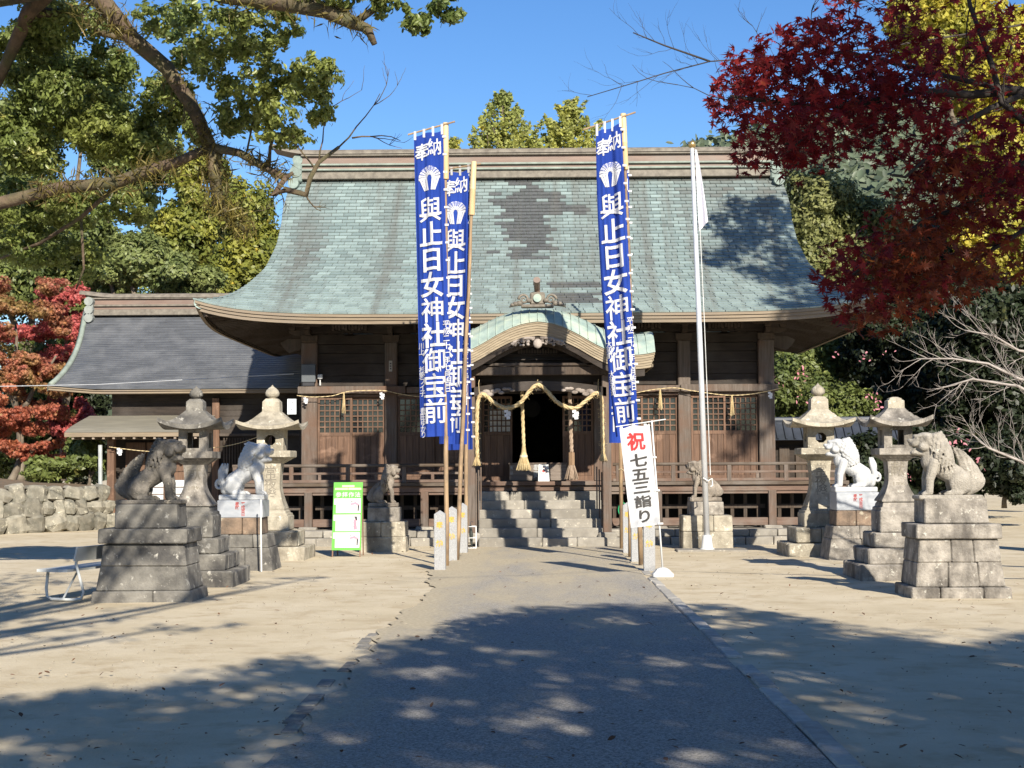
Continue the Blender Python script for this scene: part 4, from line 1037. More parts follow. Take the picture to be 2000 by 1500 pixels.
for u in (.06, .45, .85): a = Vector(Sn(u, .005, .003)); obj('tab', MB().box(a.x-.018, a.x+.018, a.y-.004, a.y+.022, a.z-.01, a.z+.03), PLAS, cl)
for v in (.33, .66, .99): a = Vector(Sn(1, v, .003)); obj('tab', MB().box(a.x-.02, a.x+.05, a.y-.004, a.y+.022, a.z-.012, a.z+.012), PLAS, cl)
def put2(mb, ch, u, v, w_, h_): vs, fs = glyph(ch, .03, 6); mb.add([Sn(u+x*w_/.40, v-y*h_/1.32, .011) for x, y in vs], fs)
lm = MB(); put2(lm, '祝', .50, .155, .20, .20); obj('red_character', lm, M('red_print', (.62, .03, .03), (.55, .03, .03), 8, .8), cl)
lm = MB()
for ch, v in zip('七五三詣り', (.345, .485, .615, .755, .90)): lm = MB(); put2(lm, ch, .52, v, .20, .150 if ch != '詣' else .135); obj('black_character', lm, M('black_print', (.055, .05, .047), None, 8, .8), cl)
st = MB().cbox(1.565, 1.835, 20.22, 20.46, -.0, .075, .02); st.lathe([(.072, .115), (.115, .075), (.135, .03)], 4, (1.70, 20.34), True)
obj('water_base', st, PLAS, t)

# flagpole
ALU = M('brushed_aluminium', (.62, .63, .65), (.55, .56, .58), 5, .4, metal=.35)
t = thing('flagpole', (2.97, 26.51, 0), 'tall silver flagpole with gold ball and limp white flag right of the steps', 'flagpole')
obj('shaft', MB().tube([(2.98, 26.51, .2), (2.90, 26.51, 3.5), (2.80, 26.51, 6.98)], [.052, .047, .034], 16), ALU, t, smooth=True)
obj('ball', MB().sphere((2.80, 26.51, 7.04), .07, 16, 10), M('gilt_ball', (.55, .40, .18), (.5, .35, .15), rough=.3, metal=.8), t, smooth=True)
obj('socket', MB().lathe([(-.02, .14), (.03, .135), (.06, .10), (.25, .078), (.27, .07)], 16, (2.98, 26.51)), PLAS, t, smooth=True)
obj('footing', MB().cbox(2.45, 3.65, 26.26, 26.81, -.06, .03, .01), STONE, t)
def fl(u, v):
    w_ = .03+.13*v**.8; x = 2.845+w_*u+.05*v; y = 26.48-.05*math.sin(u*7+v*2)*v-.02
    return (x, y, 6.94-1.43*v+(.17*u*v)-.0)
obj('flag', MB().grid(fl, 14, 24, True), M('white_flag_cloth', (.72, .70, .74), (.68, .66, .71), 2, .9, trans=.2), t, smooth=True)
obj('halyard', MB().tube([(2.87, 26.45, 6.88), (2.97, 26.45, 4), (3.045, 26.45, 1.3)], .006, 5).tube([(2.92, 26.44, 1.25), (3.0, 26.42, 1.2), (3.07, 26.45, 1.24), (3.08, 26.46, 1.12), (3.04, 26.44, 1.1)], .012, 6), M('white_cord', (.7, .7, .68), None), t)

# green instruction board
t = thing('sign_board', (-3.03, 25.32, 0), 'bright green folding sign board with three white panels', 'sign')
GREEN = M('sign_green', (.11, .37, .055), (.10, .34, .05), 2, .5)
L0 = lambda x, z, up=0: (-3.055+x+.02*(z-.7), 25.25+.10*(z-.1)-up-.0, z)     # the face leans back
def slab(x0, x1, z0, z1, up0, up1):
    m = MB(); c = [L0(x0, z0, up1), L0(x1, z0, up1), L0(x1, z1, up1), L0(x0, z1, up1), L0(x0, z0, up0), L0(x1, z0, up0), L0(x1, z1, up0), L0(x0, z1, up0)]
    return m.add(c, [(0, 1, 2, 3), (7, 6, 5, 4), (0, 4, 5, 1), (1, 5, 6, 2), (2, 6, 7, 3), (3, 7, 4, 0)])
bd = obj('board', slab(-.24, .24, .11, 1.22, 0, .02), GREEN, t)
ST = M('rusty_leg', (.20, .12, .08), None, 9)
for x in (-.225, .225):
    obj('leg', MB().bar(L0(x, -.01), L0(x, .3), .02), ST, t); obj('leg', MB().bar((-3.055+x*.95, 25.72, 0), L0(x, 1.15, -.02), .02), ST, t)
WP = M('panel_white', (.62, .63, .61), None, 3, .5); YP = M('pale_yellow_print', (.78, .80, .42), None, 3, .6); PK = M('pink_print', (.60, .27, .34), None, 5); GK = M('dark_print', (.06, .06, .065), None, 5)
for x0, x1, z in ((-.10, .10, 1.14), (-.215, -.005, 1.095), (.005, .215, 1.095)): obj('caption_strip', slab(x0, x1, z, z+.032, .02, .0225), YP, bd)
lm = MB()
for i, ch in enumerate('参拝作法'): lettering(lm, ch, lambda x, z: L0(x, z, .023), -.155+.105*i, 1.015, .082, .075, .015)
obj('title', lm, WP, bd)
for i, (za, zb) in enumerate(((.715, .955), (.42, .69), (.15, .40))):
    p = obj('panel', slab(-.19, .215, za, zb, .02, .0235).add(*(lambda m: (m.v, m.f))(slab(-.225, -.10, zb-.10, zb-.002, .0195, .0230))), WP, bd)
    fg = MB(); 
    if i == 1:
        fg.add([L0(.13+.05*math.cos(a)*.6, zb-.13+.06*math.sin(a), .0245) for a in np.linspace(0, 6.28, 9)[:-1]], [tuple(range(8))]); fg.add([L0(x, z, .0245) for x, z in ((.10, zb-.19), (.16, zb-.17), (.17, zb-.24), (.12, zb-.25))], [(3, 2, 1, 0)])
    else: fg.add([L0(x, z, .0245) for x, z in ((.05, zb-.08), (.13, zb-.055), (.185, zb-.09), (.18, zb-.12), (.12, zb-.10), (.05, zb-.115))], [(5, 4, 3, 2, 1, 0)])
    obj('figure_clothing', fg, PK, p); fd = MB()
    if i == 1: fd.add([L0(x, z, .0245) for x, z in ((.11, zb-.03), (.16, zb-.03), (.17, zb-.09), (.15, zb-.10))], [(3, 2, 1, 0)])
    else: fd.add([L0(x, z, .0245) for x, z in ((.165, zb-.11), (.195, zb-.10), (.185, zb-.21), (.165, zb-.21))], [(3, 2, 1, 0)]); fd.add([L0(x, z, .0245) for x, z in ((.045, zb-.06), (.075, zb-.04), (.08, zb-.06))], [(2, 1, 0)])
    obj('figure_dark', fd, GK, p); tx = MB()
    for k in range(6): a = -.15+.02*(k < 2); tx.add([L0(x, z, .0245) for x, z in ((a, zb-.05-.03*k), (a+random.uniform(.1, .18), zb-.05-.03*k), (a+.1, zb-.056-.03*k), (a, zb-.056-.03*k))], [(3, 2, 1, 0)])
    obj('small_print', tx, M('grey_small_print', (.42, .43, .42), None, 5), p)

# bench
t = thing('park_bench', (-5.0, 17.5, 0), 'white metal park bench half hidden behind the dark lion pedestal', 'bench')
BW = M('white_bench_paint', (.52, .53, .52), (.44, .45, .44), 6, .5)
BP = Vector((-5.52, 17.2, 0)); BD = Vector((.25, .97, 0)).normalized(); BN = Vector((BD.y, -BD.x, 0))     # runs away from the camera, faces left
def bq(a, c, z): return BP+BD*a+BN*c+Vector((0, 0, z))      # a along, c towards the back
for k in range(3): obj('seat_slat', MB().bar(bq(-.05, .05+.13*k, .345), bq(1.45, .05+.13*k, .345), .125, .03), BW, t)
obj('backrest', MB().bar(bq(-.05, .47, .53), bq(1.45, .47, .53), .02, .16, up=BN*.25+Vector((0, 0, 1))), BW, t)
for a in (.08, 1.3):
    obj('leg_frame', MB().tube([bq(a, .46, .60), bq(a, .40, .42), bq(a, .50, .10), bq(a, .47, .03), bq(a, .38, .015), bq(a, .10, .02), bq(a, .04, .05), bq(a, .03, .14), bq(a, .05, .33)], .017, 8), BW, t, smooth=True)
    obj('brace', MB().tube([bq(a, .24, .02), bq(a+.25, .28, .33)], .012, 7), BW, t)

# umbrella stand
t = thing('umbrella_stand', (-1.13, 27.48, 0), 'small white wire umbrella stand at the left foot of the steps', 'umbrella stand')
fr = MB()
for x in (-1.26, -1.02):
    for y in (27.35, 27.58): fr.tube([(x, y, 0), (x, y, .40)], .009, 6)
for z in (.02, .2, .40):
    fr.tube([(-1.26, 27.35, z), (-1.02, 27.35, z), (-1.02, 27.58, z), (-1.26, 27.58, z), (-1.26, 27.35, z)], .008, 6)
obj('frame', fr, PLAS, t)
TEAL = M('teal_umbrella_cloth', (.03, .20, .22), (.02, .13, .15), 9, .6); GRB = M('black_umbrella_cloth', (.03, .035, .03), None, 9, .6)
for x, y, l, dx, m, lab in ((-1.21, 27.43, .62, .02, TEAL, 'furled teal umbrella in the white wire stand'), (-1.10, 27.45, .40, -.02, GRB, 'furled black umbrella in the white wire stand')):
    u = thing('umbrella', (x, y, .02), lab, 'umbrella', world=False)
    obj('canopy', MB().tube([(0, 0, .01), (0, 0, .06), (dx*.5, .02, l*.6), (dx, .03, l)], [.008, .018, .036, .018], 8), m, u); obj('handle', MB().tube([(dx, .03, l), (dx, .03, l+.05), (dx+.02, .03, l+.075), (dx+.045, .03, l+.05)], .008, 6), GK, u)

# thick straw rope over the porch, with paper streamers
STRAW = M('rice_straw', (.60, .475, .27), (.43, .33, .175), 20, .85, .5, 60, (2, 2, 2), dark=(.38, .27, .13), dscale=9)
def rope_mesh(pts, r, twist=16, strands=3, fuzz=0):
    # twisted rope along a polyline
    P = [Vector(p) for p in pts]; L = [0]
    for a, b_ in zip(P, P[1:]): L.append(L[-1]+(b_-a).length)
    n = max(12, int(L[-1]/.025)); Q = []
    for i in range(n+1):
        s = L[-1]*i/n; k = max(j for j in range(len(L)-1) if L[j] <= s+1e-9); u = (s-L[k])/max(1e-9, L[k+1]-L[k])
        m0 = P[max(0, k-1)]; m3 = P[min(len(P)-1, k+2)]; a, b_ = P[k], P[k+1]
        Q.append(.5*((2*a)+(b_-m0)*u+(2*m0-5*a+4*b_-m3)*u*u+(3*a-m0-3*b_+m3)*u**3))
    mb = MB()
    for st_ in range(strands):
        pp = []
        for i, q in enumerate(Q):
            d = (Q[min(n, i+1)]-Q[max(0, i-1)]).normalized(); x = d.cross(Vector((0, 1, 0.01))).normalized(); y = d.cross(x)
            a = twist*L[-1]*i/n+2*math.pi*st_/strands; pp.append(q+(x*math.cos(a)+y*math.sin(a))*r*.52)
        mb.tube(pp, r*.58, 7)
    for _ in range(fuzz):
        i = random.randrange(n); q = Q[i]; dv = Vector((random.uniform(-1, 1), random.uniform(-1, .6), random.uniform(-1, .7))).normalized()
        mb.bar(q+dv*r*.6, q+dv*(r+random.uniform(.02, .06))+Vector((0, 0, -.01)), .003, .003)
    return mb, Q
t = thing('straw_rope', (.1, 28.28, 2.5), 'thick twisted straw rope draped across the porch with hanging ends', 'rope')
m, Q = rope_mesh([(-1.02, 28.23, 1.62), (-1.03, 28.23, 2.1), (-1.01, 28.23, 2.62), (-.96, 28.23, 2.77), (-.88, 28.23, 2.78), (-.70, 28.23, 2.63), (-.46, 28.23, 2.53), (-.22, 28.23, 2.64), (-.04, 28.23, 2.86), (.10, 28.23, 2.96), (.25, 28.23, 2.86), (.48, 28.23, 2.62), (.77, 28.23, 2.525), (.98, 28.23, 2.66), (1.14, 28.23, 2.79), (1.22, 28.23, 2.79), (1.27, 28.23, 2.65), (1.28, 28.23, 2.1), (1.29, 28.23, 1.68)], .036, 17, 3, 300)
obj('twist', m, STRAW, t, smooth=True)
def tassel(x, y, z, h, r0, r1, n=70):
    mb = MB()
    for i in range(n):
        a = random.random()*6.28; k = math.sqrt(random.random()); p0 = Vector((x+r0*k*math.cos(a), y+r0*k*math.sin(a), z)); kk = k*random.uniform(.9, 1.15)
        p1 = Vector((x+r1*kk*math.cos(a), y+r1*kk*math.sin(a), z-h*random.uniform(.88, 1.04))); mb.tube([p0, p0.lerp(p1, .4)*1+Vector((0, 0, 0)), p1], [.008, .008, .004], 4)
    return mb
obj('tassel', tassel(-1.03, 28.23, 1.63, .15, .03, .075), STRAW, t); obj('tassel', tassel(1.29, 28.23, 1.69, .14, .03, .075), STRAW, t)
hk = MB()
for x in (-.98, .10, 1.22): hk.tube([(x, 28.23, 2.80+(.12 if x == .10 else 0)), (x-.012, 28.28, 3.0), (x, 28.3, 3.06)], .006, 5)
obj('hanging_cord', hk, STRAW, t)
PW = M('folded_paper', (.55, .56, .58), (.76, .77, .8), 4, .9, trans=.2)
def shide(x, y, z, s, label, name='paper_streamer'):
    mb = MB(); cx = 0
    for k in range(4):
        dx = (-.25, .2, -.2, .25)[k]*s*.5; mb.bar((x+dx-.0, y+.006*(k % 2), z-s*.26*k), (x+dx+.04*s, y+.006*(k % 2), z-s*.26*k-s*.34), s*.46, .003, up=(0, 1, 0))
    for k in range(2): mb.bar((x+s*.2, y+.02, z-s*.2-s*.26*k), (x+s*.28, y+.03, z-s*.5-s*.26*k), s*.4, .003, up=(0, 1, 0))
    return obj(name, mb, PW, None, label=label, cat='paper streamer', group='folded paper streamers')
shide(-.47, 28.2, 2.50, .15, 'white folded paper streamer hanging from the left dip of the thick rope')
shide(.78, 28.2, 2.49, .15, 'white folded paper streamer hanging from the right dip of the thick rope')
# bell ropes
for x, y, zt, zb, m2, lab, r in ((-.17, 28.83, 3.25, 1.83, STRAW, 'pale bell rope with straw brush end hanging in front of the dark doorway', .032), (.73, 28.98, 3.25, 1.72, M('dull_hemp', (.36, .27, .20), (.24, .175, .125), 20, .9, .4, 60), 'dull bell rope with wooden grip hanging beside the right door', .036)):
    t = thing('bell_rope', (x, y, 1.5), lab, 'bell rope', 'bell ropes hanging in the porch')
    m, Q = rope_mesh([(x-.03, y, zt), (x-.02, y, (zt+zb)/2), (x, y, zb)], r, 20, 3, 0); obj('cord', m, m2, t, smooth=True)
    if m2 is STRAW:
        obj('neck', MB().tube([(x, y, zb+.02), (x, y, zb-.1), (x, y, zb-.17)], [.03, .045, .065], 9), STRAW, t); obj('binding', MB().tube([(x, y, zb-.16), (x, y, zb-.20)], .072, 10), M('pale_binding', (.7, .6, .42), None), t)
        obj('brush', tassel(x, y, zb-.19, .25, .06, .135, 130), STRAW, t)
    else:
        obj('grip', MB().tube([(x, y, zb-.0), (x, y, zb-.24)], .062, 6), M('grip_wood', (.26, .17, .10), (.18, .11, .065), 6, .6, .2, 20, (6, 6, .6)), t); obj('brush', tassel(x, y, zb-.24, .27, .055, .13, 130), m2, t)
# thin ropes along the walls
THIN = M('thin_straw_cord', (.66, .53, .31), (.5, .39, .22), 20, .9)
def thin(label, pts, streamers, tas, r=.008):
    t = thing('thin_rope', pts[0], label, 'rope', 'thin straw ropes strung along the walls')
    m, Q = rope_mesh(pts, r, 30, 2, 0); obj('cord', m, THIN, t)
    for x, y, z in tas: obj('straw_tassel', tassel(x, y, z, .42, .006, .05, 22), STRAW, t)
    for x, y, z, s, lab in streamers: shide(x, y, z, s, lab)
yy = YW-.30
thin('thin straw rope strung under the lintel of the hall left of the porch', [(-4.72, yy, 2.90), (-4.4, yy, 2.87), (-4.02, yy, 2.89), (-3.65, yy, 2.98), (-3.0, yy, 2.99), (-2.65, yy, 2.92), (-2.1, yy, 2.85), (-1.45, yy, 2.87)], [(-4.55, yy-.01, 2.86, .11, 'small paper streamer at the left corner column of the hall'), (-3.02, yy-.01, 2.95, .12, 'small paper streamer beside the second column of the hall')], [(-3.78, yy, 2.96)])
thin('thin straw rope strung under the lintel of the hall right of the porch', [(1.6, yy, 2.92), (1.95, yy, 2.90), (2.3, yy, 2.96), (2.52, yy, 2.99), (2.85, yy, 3.01), (3.2, yy, 2.95), (3.85, yy, 2.86), (4.4, yy, 2.88), (4.95, yy, 2.99)], [(4.74, yy-.01, 2.92, .12, 'small paper streamer at the right corner column of the hall')], [(2.55, yy, 2.99), (3.98, yy, 2.86)])

# in the doorway
t = thing('offering_box', (.1, 30.38, 1.155), 'long weathered wooden offering box with white brushed characters in the doorway', 'offering box')
ob_ = obj('front_board', MB().cbox(-.46, .66, 30.26, 30.32, 1.18, 1.50, .006), M('grey_box_wood', (.22, .18, .15), (.14, .11, .09), 3, .8, .4, 14, (.7, 9, 9)), t)
obj('body', MB().box(-.45, .65, 30.325, 30.83, 1.165, 1.47), WOOD_V, t); obj('rim', MB().cbox(-.48, .68, 30.245, 30.88, 1.50, 1.53, .005), WOOD_POST, t)
for k in range(9): obj('slat', MB().cbox(-.44, .64, 30.35+.055*k, 30.37+.055*k, 1.475, 1.50, .003), WOOD_V, t)
lm = MB()
def ff(x, z): return (x, 30.256, z)
for i, ch in enumerate('奉賽'): lettering(lm, ch, ff, .06, 1.43-.13*i, .09, .12, .02)
for x in (-.42, .26): 
    for i, ch in enumerate('奉納'): lettering(lm, ch, ff, x, 1.42-.09*i, .045, .07, .01)
obj('white_lettering', lm, M('faded_white_paint', (.42, .42, .41), None, 30), ob_, kind='stuff')
t = thing('notice_card', (.25, 29.83, 1.165), 'small white notice card with red emblem standing on the top step', 'notice')
nc = obj('card', MB().add([(.10, 29.78, 1.166), (.32, 29.78, 1.166), (.30, 29.88, 1.50), (.11, 29.88, 1.50), (.10, 29.8, 1.166), (.32, 29.8, 1.166), (.30, 29.895, 1.50), (.11, 29.895, 1.50)], [(0, 1, 2, 3), (7, 6, 5, 4), (0, 4, 5, 1), (1, 5, 6, 2), (2, 6, 7, 3), (3, 7, 4, 0)]), PAPER, t)
em = MB(); 
def cp(a, r, up=0): z = 1.37+r*math.sin(a); return (.206+r*math.cos(a), 29.78+.1*(z-1.166)/.334-.004-up, z)
for i in range(20): a0, a1 = 6.283*i/20, 6.283*(i+1)/20; em.add([cp(a0, .058), cp(a1, .058), cp(a1, .066), cp(a0, .066)], [(3, 2, 1, 0)])
em.add([cp(a, .03) for a in np.linspace(0, 6.28, 11)[:-1]], [tuple(range(10))]); obj('red_emblem', em, REDINK, nc)
obj('round_mirror', MB().tube([(-.02, 34.6, 2.75), (-.02, 34.64, 2.75)], .20, 24), M('dull_mirror', (.06, .06, .058), None, rough=.5, metal=.3), None, label='dim round mirror inside the dark hall doorway', cat='mirror')

# small things on and around the hall
o = obj('wall_plate', MB().cbox(-4.90, -4.72, 30.6, 30.62, 2.52, 2.83, .004), M('grey_white_plate', (.62, .66, .70), None, 4, .5), None, label='small white plate hanging at the left corner of the hall', cat='plate')
lm = MB()
for z in (2.74, 2.61): lm.tube([(-4.83, 30.597, z), (-4.78, 30.597, z+.03), (-4.78, 30.597, z-.03)], .006, 4)
obj('mark', lm, GK, o)
bx = thing('meter_box', (-4.5, 30.8, 3.1), 'dark grey electric box on the left corner column above the lintel', 'electric box')
obj('case', MB().cbox(-4.64, -4.36, 30.74, 30.855, 3.17, 3.53, .008), M('dark_grey_case', (.10, .11, .12), None, 5, .5), bx); obj('cover', MB().cbox(-4.62, -4.38, 30.75, 30.85, 3.095, 3.165, .004), M('black_case', (.03, .03, .035), None, 5, .5), bx)
cm = thing('wall_camera', (-4.3, 30.86, 3.15), 'tiny pale camera fixed beside the dark electric box', 'lamp')
obj('camera_head', MB().cbox(-4.33, -4.23, 30.82, 30.92, 3.24, 3.33, .01), PLAS, cm); obj('bracket', MB().box(-4.29, -4.27, 30.86, 30.965, 3.11, 3.24), PLAS, cm)  # small pale camera on the wall, gives no light
pl = obj('name_plaque', MB().cbox(-2.89, -2.82, 30.845, 30.858, 3.38, 3.60, .003), M('pale_plaque', (.40, .37, .32), None, 8), None, label='small pale name plaque on the second column of the hall', cat='plaque')
lm = MB()
for z in (3.54, 3.49, 3.44): lm.box(-2.87, -2.84, 30.842, 30.843, z-.015, z+.015)
obj('mark', lm, GK, pl)
hs = MB()
for k in range(3): hs.tube([(1.72+.09*math.cos(a)+.0, 29.5+.02*k, .62+.10*math.sin(a)*1.3) for a in np.linspace(0, 6.28, 20)], .012, 6)
hs.tube([(1.72, 29.5, .75), (1.70, 29.5, .9), (1.72, 29.55, 1.0)], .012, 6)
tagp(obj('garden_hose', hs, M('green_hose', (.02, .30, .12), None, 5, .4), None, smooth=True), 'coiled green garden hose hanging right of the steps', 'hose')
tagp(obj('white_stake', MB().tube([(-3.86, 21.85, 0), (-3.87, 21.85, .6), (-3.87, 21.85, 1.02)], .012, 6), PLAS), 'thin white stake standing before the left white lion', 'stake')
# ================================================================ annex, walls
ROOFDK = M('dark_metal_roof', (.092, .096, .105), (.058, .061, .068), 3, .34, .15, 20, (.5, 4, 4), dark=(.125, .128, .135), dscale=1.5, spec=.6)
an = thing('shrine_annex', (-9, 38.4, 0), 'side building with dark metal roof and pale ridge left of the hall', 'building')
AX0, AX1 = -12.05, -4.9
def aroof(u, s, up=0):
    x0 = AX0-.18*s+.25*math.sin(s*math.pi)**1.0*.6; x = x0+(AX1-x0)*u
    z = 3.42+2.25*(.62*s+.38*s*s)+.10*max(0, 1-u*6)*(1-s); return Vector((x, 38.0+3.5*s, z+up))
ar = MB(); NR = 36
for r in range(NR):
    s0, s1 = r/NR, (r+1)/NR
    for k in range(12):
        u0, u1 = k/12, (k+1)/12
        a, b_, c, d = aroof(u0, s0, .02), aroof(u1, s0, .02), aroof(u1, s1, .002), aroof(u0, s1, .002)
        e, f = aroof(u0, s0, -.02), aroof(u1, s0, -.02); ar.add([a, b_, c, d, e, f], [(0, 1, 2, 3), (4, 5, 1, 0)])
obj('roof_courses', ar, ROOFDK, an, kind='stuff')
obj('roof_rear', MB().grid(lambda u, v: (lambda p: (p.x, 83-p.y, p.z))(aroof(u, v)), 8, 8, True), ROOFDK, an)
for zt, zb, dy in ((-.0, -.05, 0), (-.052, -.11, .03)): obj('eave_board', MB().grid(lambda u, v: (aroof(u, 0).x, *((38.0+dy, aroof(u, 0).z+zt), (38.0+dy, aroof(u, 0).z+zb), (38.6, aroof(u, 0).z+zb))[int(round(v*2))]), 20, 2, True), FASCIA, an)
obj('verge', MB().grid(lambda u, v: (aroof(0, v).x-.02+.0*u, aroof(0, v).y, aroof(0, v).z+.03-.18*u), 1, 16), RGRN, an); obj('verge_roll', MB().tube([aroof(.01, v/16, .03) for v in range(17)], .07, 8), RGRN, an, smooth=True)
for n, z0, z1, d, m in (('ridge_skirt', 5.58, 5.74, .30, RGREY), ('ridge_band', 5.74, 5.82, .24, RID), ('ridge_roll', 5.82, 5.87, .30, RGREY), ('ridge_band', 5.87, 6.02, .22, RID), ('ridge_roll', 6.02, 6.06, .28, RGREY)):
    obj(n, MB().cbox(-11.9, -5, 41.5-d, 41.5+d, z0, z1, .01), m, an)
obj('ridge_cap', MB().grid(lambda u, v: (-12.25+7.3*u, 41.5-.30*math.cos(math.pi*v), 6.06+.13*math.sin(math.pi*v)**.6+.10*max(0, 1-u*9)), 24, 6), RGREY, an, smooth=True)
o = obj('ridge_end_ornament', MB().cbox(-12.02, -11.85, 41.1, 41.9, 5.45, 6.05, .03), M('pale_cast_end', (.26, .275, .255), (.19, .2, .185), 6), an)
for z in (5.95, 5.72, 5.5): obj('scroll', MB().tube([(-11.95, 41.05, z), (-11.95, 41.95, z)], .12, 12), M('pale_cast_end', (.4,.4,.4)), o)
# awning
obj('awning', MB().grid(lambda u, v: (-11.42+.32*v+(3.45-.3*v)*u, 37.3+1.05*v, 2.33+.44*(.5*v+.5*v**.6)), 16, 8), M('awning_copper', (.30, .275, .215), (.20, .185, .15), 3, .4, .1, 20, (.4, 6, 6), metal=.3), an, smooth=True)
obj('awning_edge', MB().cbox(-11.42, -7.97, 37.3, 37.36, 2.22, 2.325, .006), FASCIA, an); obj('awning_soffit', MB().box(-11.3, -8.05, 37.37, 38.3, 2.24, 2.28), WOOD_DARK, an)
for k in range(13): obj('awning_rafter', MB().cbox(-11.25+.25*k, -11.19+.25*k, 37.33, 38.3, 2.165, 2.235, .004), M('pale_rafter', (.30, .24, .19), None, 5), an)
obj('wall', MB().box(-10.6, -4.4, 38.55, 38.65, .2, 3.45), WOOD_DARK, an)
for k in range(7): obj('wall_plank', MB().cbox(-8.05, -4.45, 38.50, 38.56, 2.30+.15*k, 2.445+.15*k, .004), WOOD_DARK, an)
for x, w_ in ((-10.42, .09), (-8.62, .08), (-7.95, .09), (-6.6, .07), (-5.2, .09)): obj('post', MB().cbox(x-w_, x+w_, 37.8 if x == -10.42 else 38.40, 37.98 if x == -10.42 else 38.54, .05, 2.25 if x < -8 else 3.2, .01), WOOD_DOOR, an)
obj('post_shoe', MB().cbox(-10.52, -10.32, 37.78, 38.0, .02, .55, .01), M('pale_new_wood', (.34, .19, .12), None, 3, stretch=(9, 9, .6)), an)
obj('post_stone', MB().cbox(-10.62, -10.22, 37.65, 38.1, -.05, .06, .03), PALEST, an)
for k in range(3):
    d = obj('door', MB().cbox(-10.22+.53*k, -9.72+.53*k, 38.44, 38.50, .35, 2.1, .006), WOOD_DOOR, an)
    obj('glazing', MB().box(-10.15+.53*k, -9.79+.53*k, 38.43, 38.438, .45, 1.15), M('frosted_glass', (.55, .57, .58), (.45, .47, .48), 9, .4), d)
    for j in range(1, 4): obj('glazing_bar', MB().box(-10.15+.53*k, -9.79+.53*k, 38.42, 38.432, .45+.175*j-.01, .45+.175*j+.01), WOOD_DOOR, d)
for k in range(16): obj('window_slat', MB().cbox(-7.75+.07*k, -7.72+.07*k, 38.40, 38.44, 1.45, 2.2, .003), WOOD_V, an)
for z in (1.38, 2.24): obj('window_rail', MB().cbox(-7.85, -5.3, 38.38, 38.45, z, z+.07, .005), WOOD_V, an)
for k in range(5): obj('low_board', MB().cbox(-7.85, -5.3, 38.42, 38.5, .3+.2*k, .495+.2*k, .005), WOOD_DOOR, an)
obj('hall_link', MB().box(-5.1, -4.45, 33.5, 38.5, .2, 3.3), WOOD_DARK, an)
thin('thin straw rope strung along the side building on the left', [(-10.4, 37.6, 1.98), (-9.6, 37.6, 1.88), (-8.9, 37.6, 1.86), (-7.4, 37.4, 2.0), (-6.2, 36.0, 2.3), (-4.85, 31.0, 2.62)], [(-10.15, 37.58, 1.95, .16, 'small paper streamer under the awning of the side building'), (-8.35, 37.55, 1.9, .18, 'paper streamer behind the dark stone lantern'), (-6.9, 36.9, 2.05, .14, 'paper streamer above the white lion on the left')], [], .009)
tagp(obj('utility_wire', MB().tube([(-22, 33, 3.35), (-14, 32.3, 3.17), (-9, 31.7, 3.2), (-4.85, 31.1, 3.36)], .008, 5), M('pale_wire', (.45, .46, .48), None)), 'thin pale wire running from the hall to the left', 'wire')
# low dark roofed fence building behind the right lanterns
lb = thing('roofed_wall', (7.2, 38, 0), 'low wall with dark blue tiled roof behind the right lanterns', 'wall')
obj('body', MB().box(5.6, 8.9, 38.2, 38.6, 0, 2.1), WOOD_DARK, lb)
bt = M('dark_blue_tile', (.045, .052, .068), (.03, .035, .045), 3, .4)
obj('roof', MB().grid(lambda u, v: (5.5+3.5*u, 37.8+1.1*(v if v < .5 else v), 2.06+.5*(1-abs(2*v-1))), 2, 2), bt, lb); obj('ridge', MB().tube([(5.45, 38.35, 2.56), (9.05, 38.35, 2.57)], .08, 8), bt, lb)
for k in range(17): obj('tile_rib', MB().tube([(5.6+.21*k, 37.8, 2.085), (5.6+.21*k, 38.33, 2.565)], .028, 6), bt, lb)
for k in range(8): obj('fence_slat', MB().cbox(5.7+.4*k, 5.95+.4*k, 38.14, 38.2, .3, 1.9, .01), WOOD_V, lb)

# dry stone wall and the bank it holds
WA, WB = Vector((-16.5, 28.2, 0)), Vector((-10.15, 36.75, 0)); WD = (WB-WA); WL_ = WD.length; WD.normalize(); WN = Vector((WD.y, -WD.x, 0))
rw = thing('dry_stone_wall', (-12, 34, 0), 'dry stone retaining wall of rough grey boulders at the left edge', 'stone wall')
ROCKM = M('wall_boulder', (.26, .238, .19), (.14, .13, .105), 5, .95, .6, 30, dark=(.13, .125, .10), dscale=2.5, dthr=(.5, .72), spot=(.44, .41, .32), sscale=8, objrnd=.25)
obj('wall_core', MB().add([WA-WN*.35, WB-WN*.35, WB-WN*.35+Vector((0, 0, 1.0)), WA-WN*.35+Vector((0, 0, 1.0)), WA-WN*.12, WB-WN*.12, WB-WN*.16+Vector((0, 0, .95)), WA-WN*.16+Vector((0, 0, .95))], [(4, 5, 6, 7), (7, 6, 2, 3), (0, 1, 5, 4)]), M('wall_gap_soil', (.05, .043, .032), None), rw)
def boulder(c, sx, sy, sz, seed):
    rn = random.Random(seed); mb = MB(); ph = [rn.uniform(0, 6.28) for _ in range(6)]; n, m = 9, 6
    mb.sphere((0, 0, 0), 1, n, m); out = []
    for x, y, z in mb.v:
        e = lambda q: math.copysign(abs(q)**.62, q); k = 1+.10*math.sin(3*x+ph[0])+.10*math.sin(4*z+ph[1]+y)+.06*math.sin(6*x+5*z+ph[2])
        px, py, pz = e(x)*k*sx, e(y)*k*sy, e(z)*k*sz; tl_ = ph[3]*.08-.25; px, pz = px*math.cos(tl_)-pz*math.sin(tl_), px*math.sin(tl_)+pz*math.cos(tl_); out.append(tuple(c+WD*px+WN*py+Vector((0, 0, pz))))
    mb.v = out; return mb
seed = 0
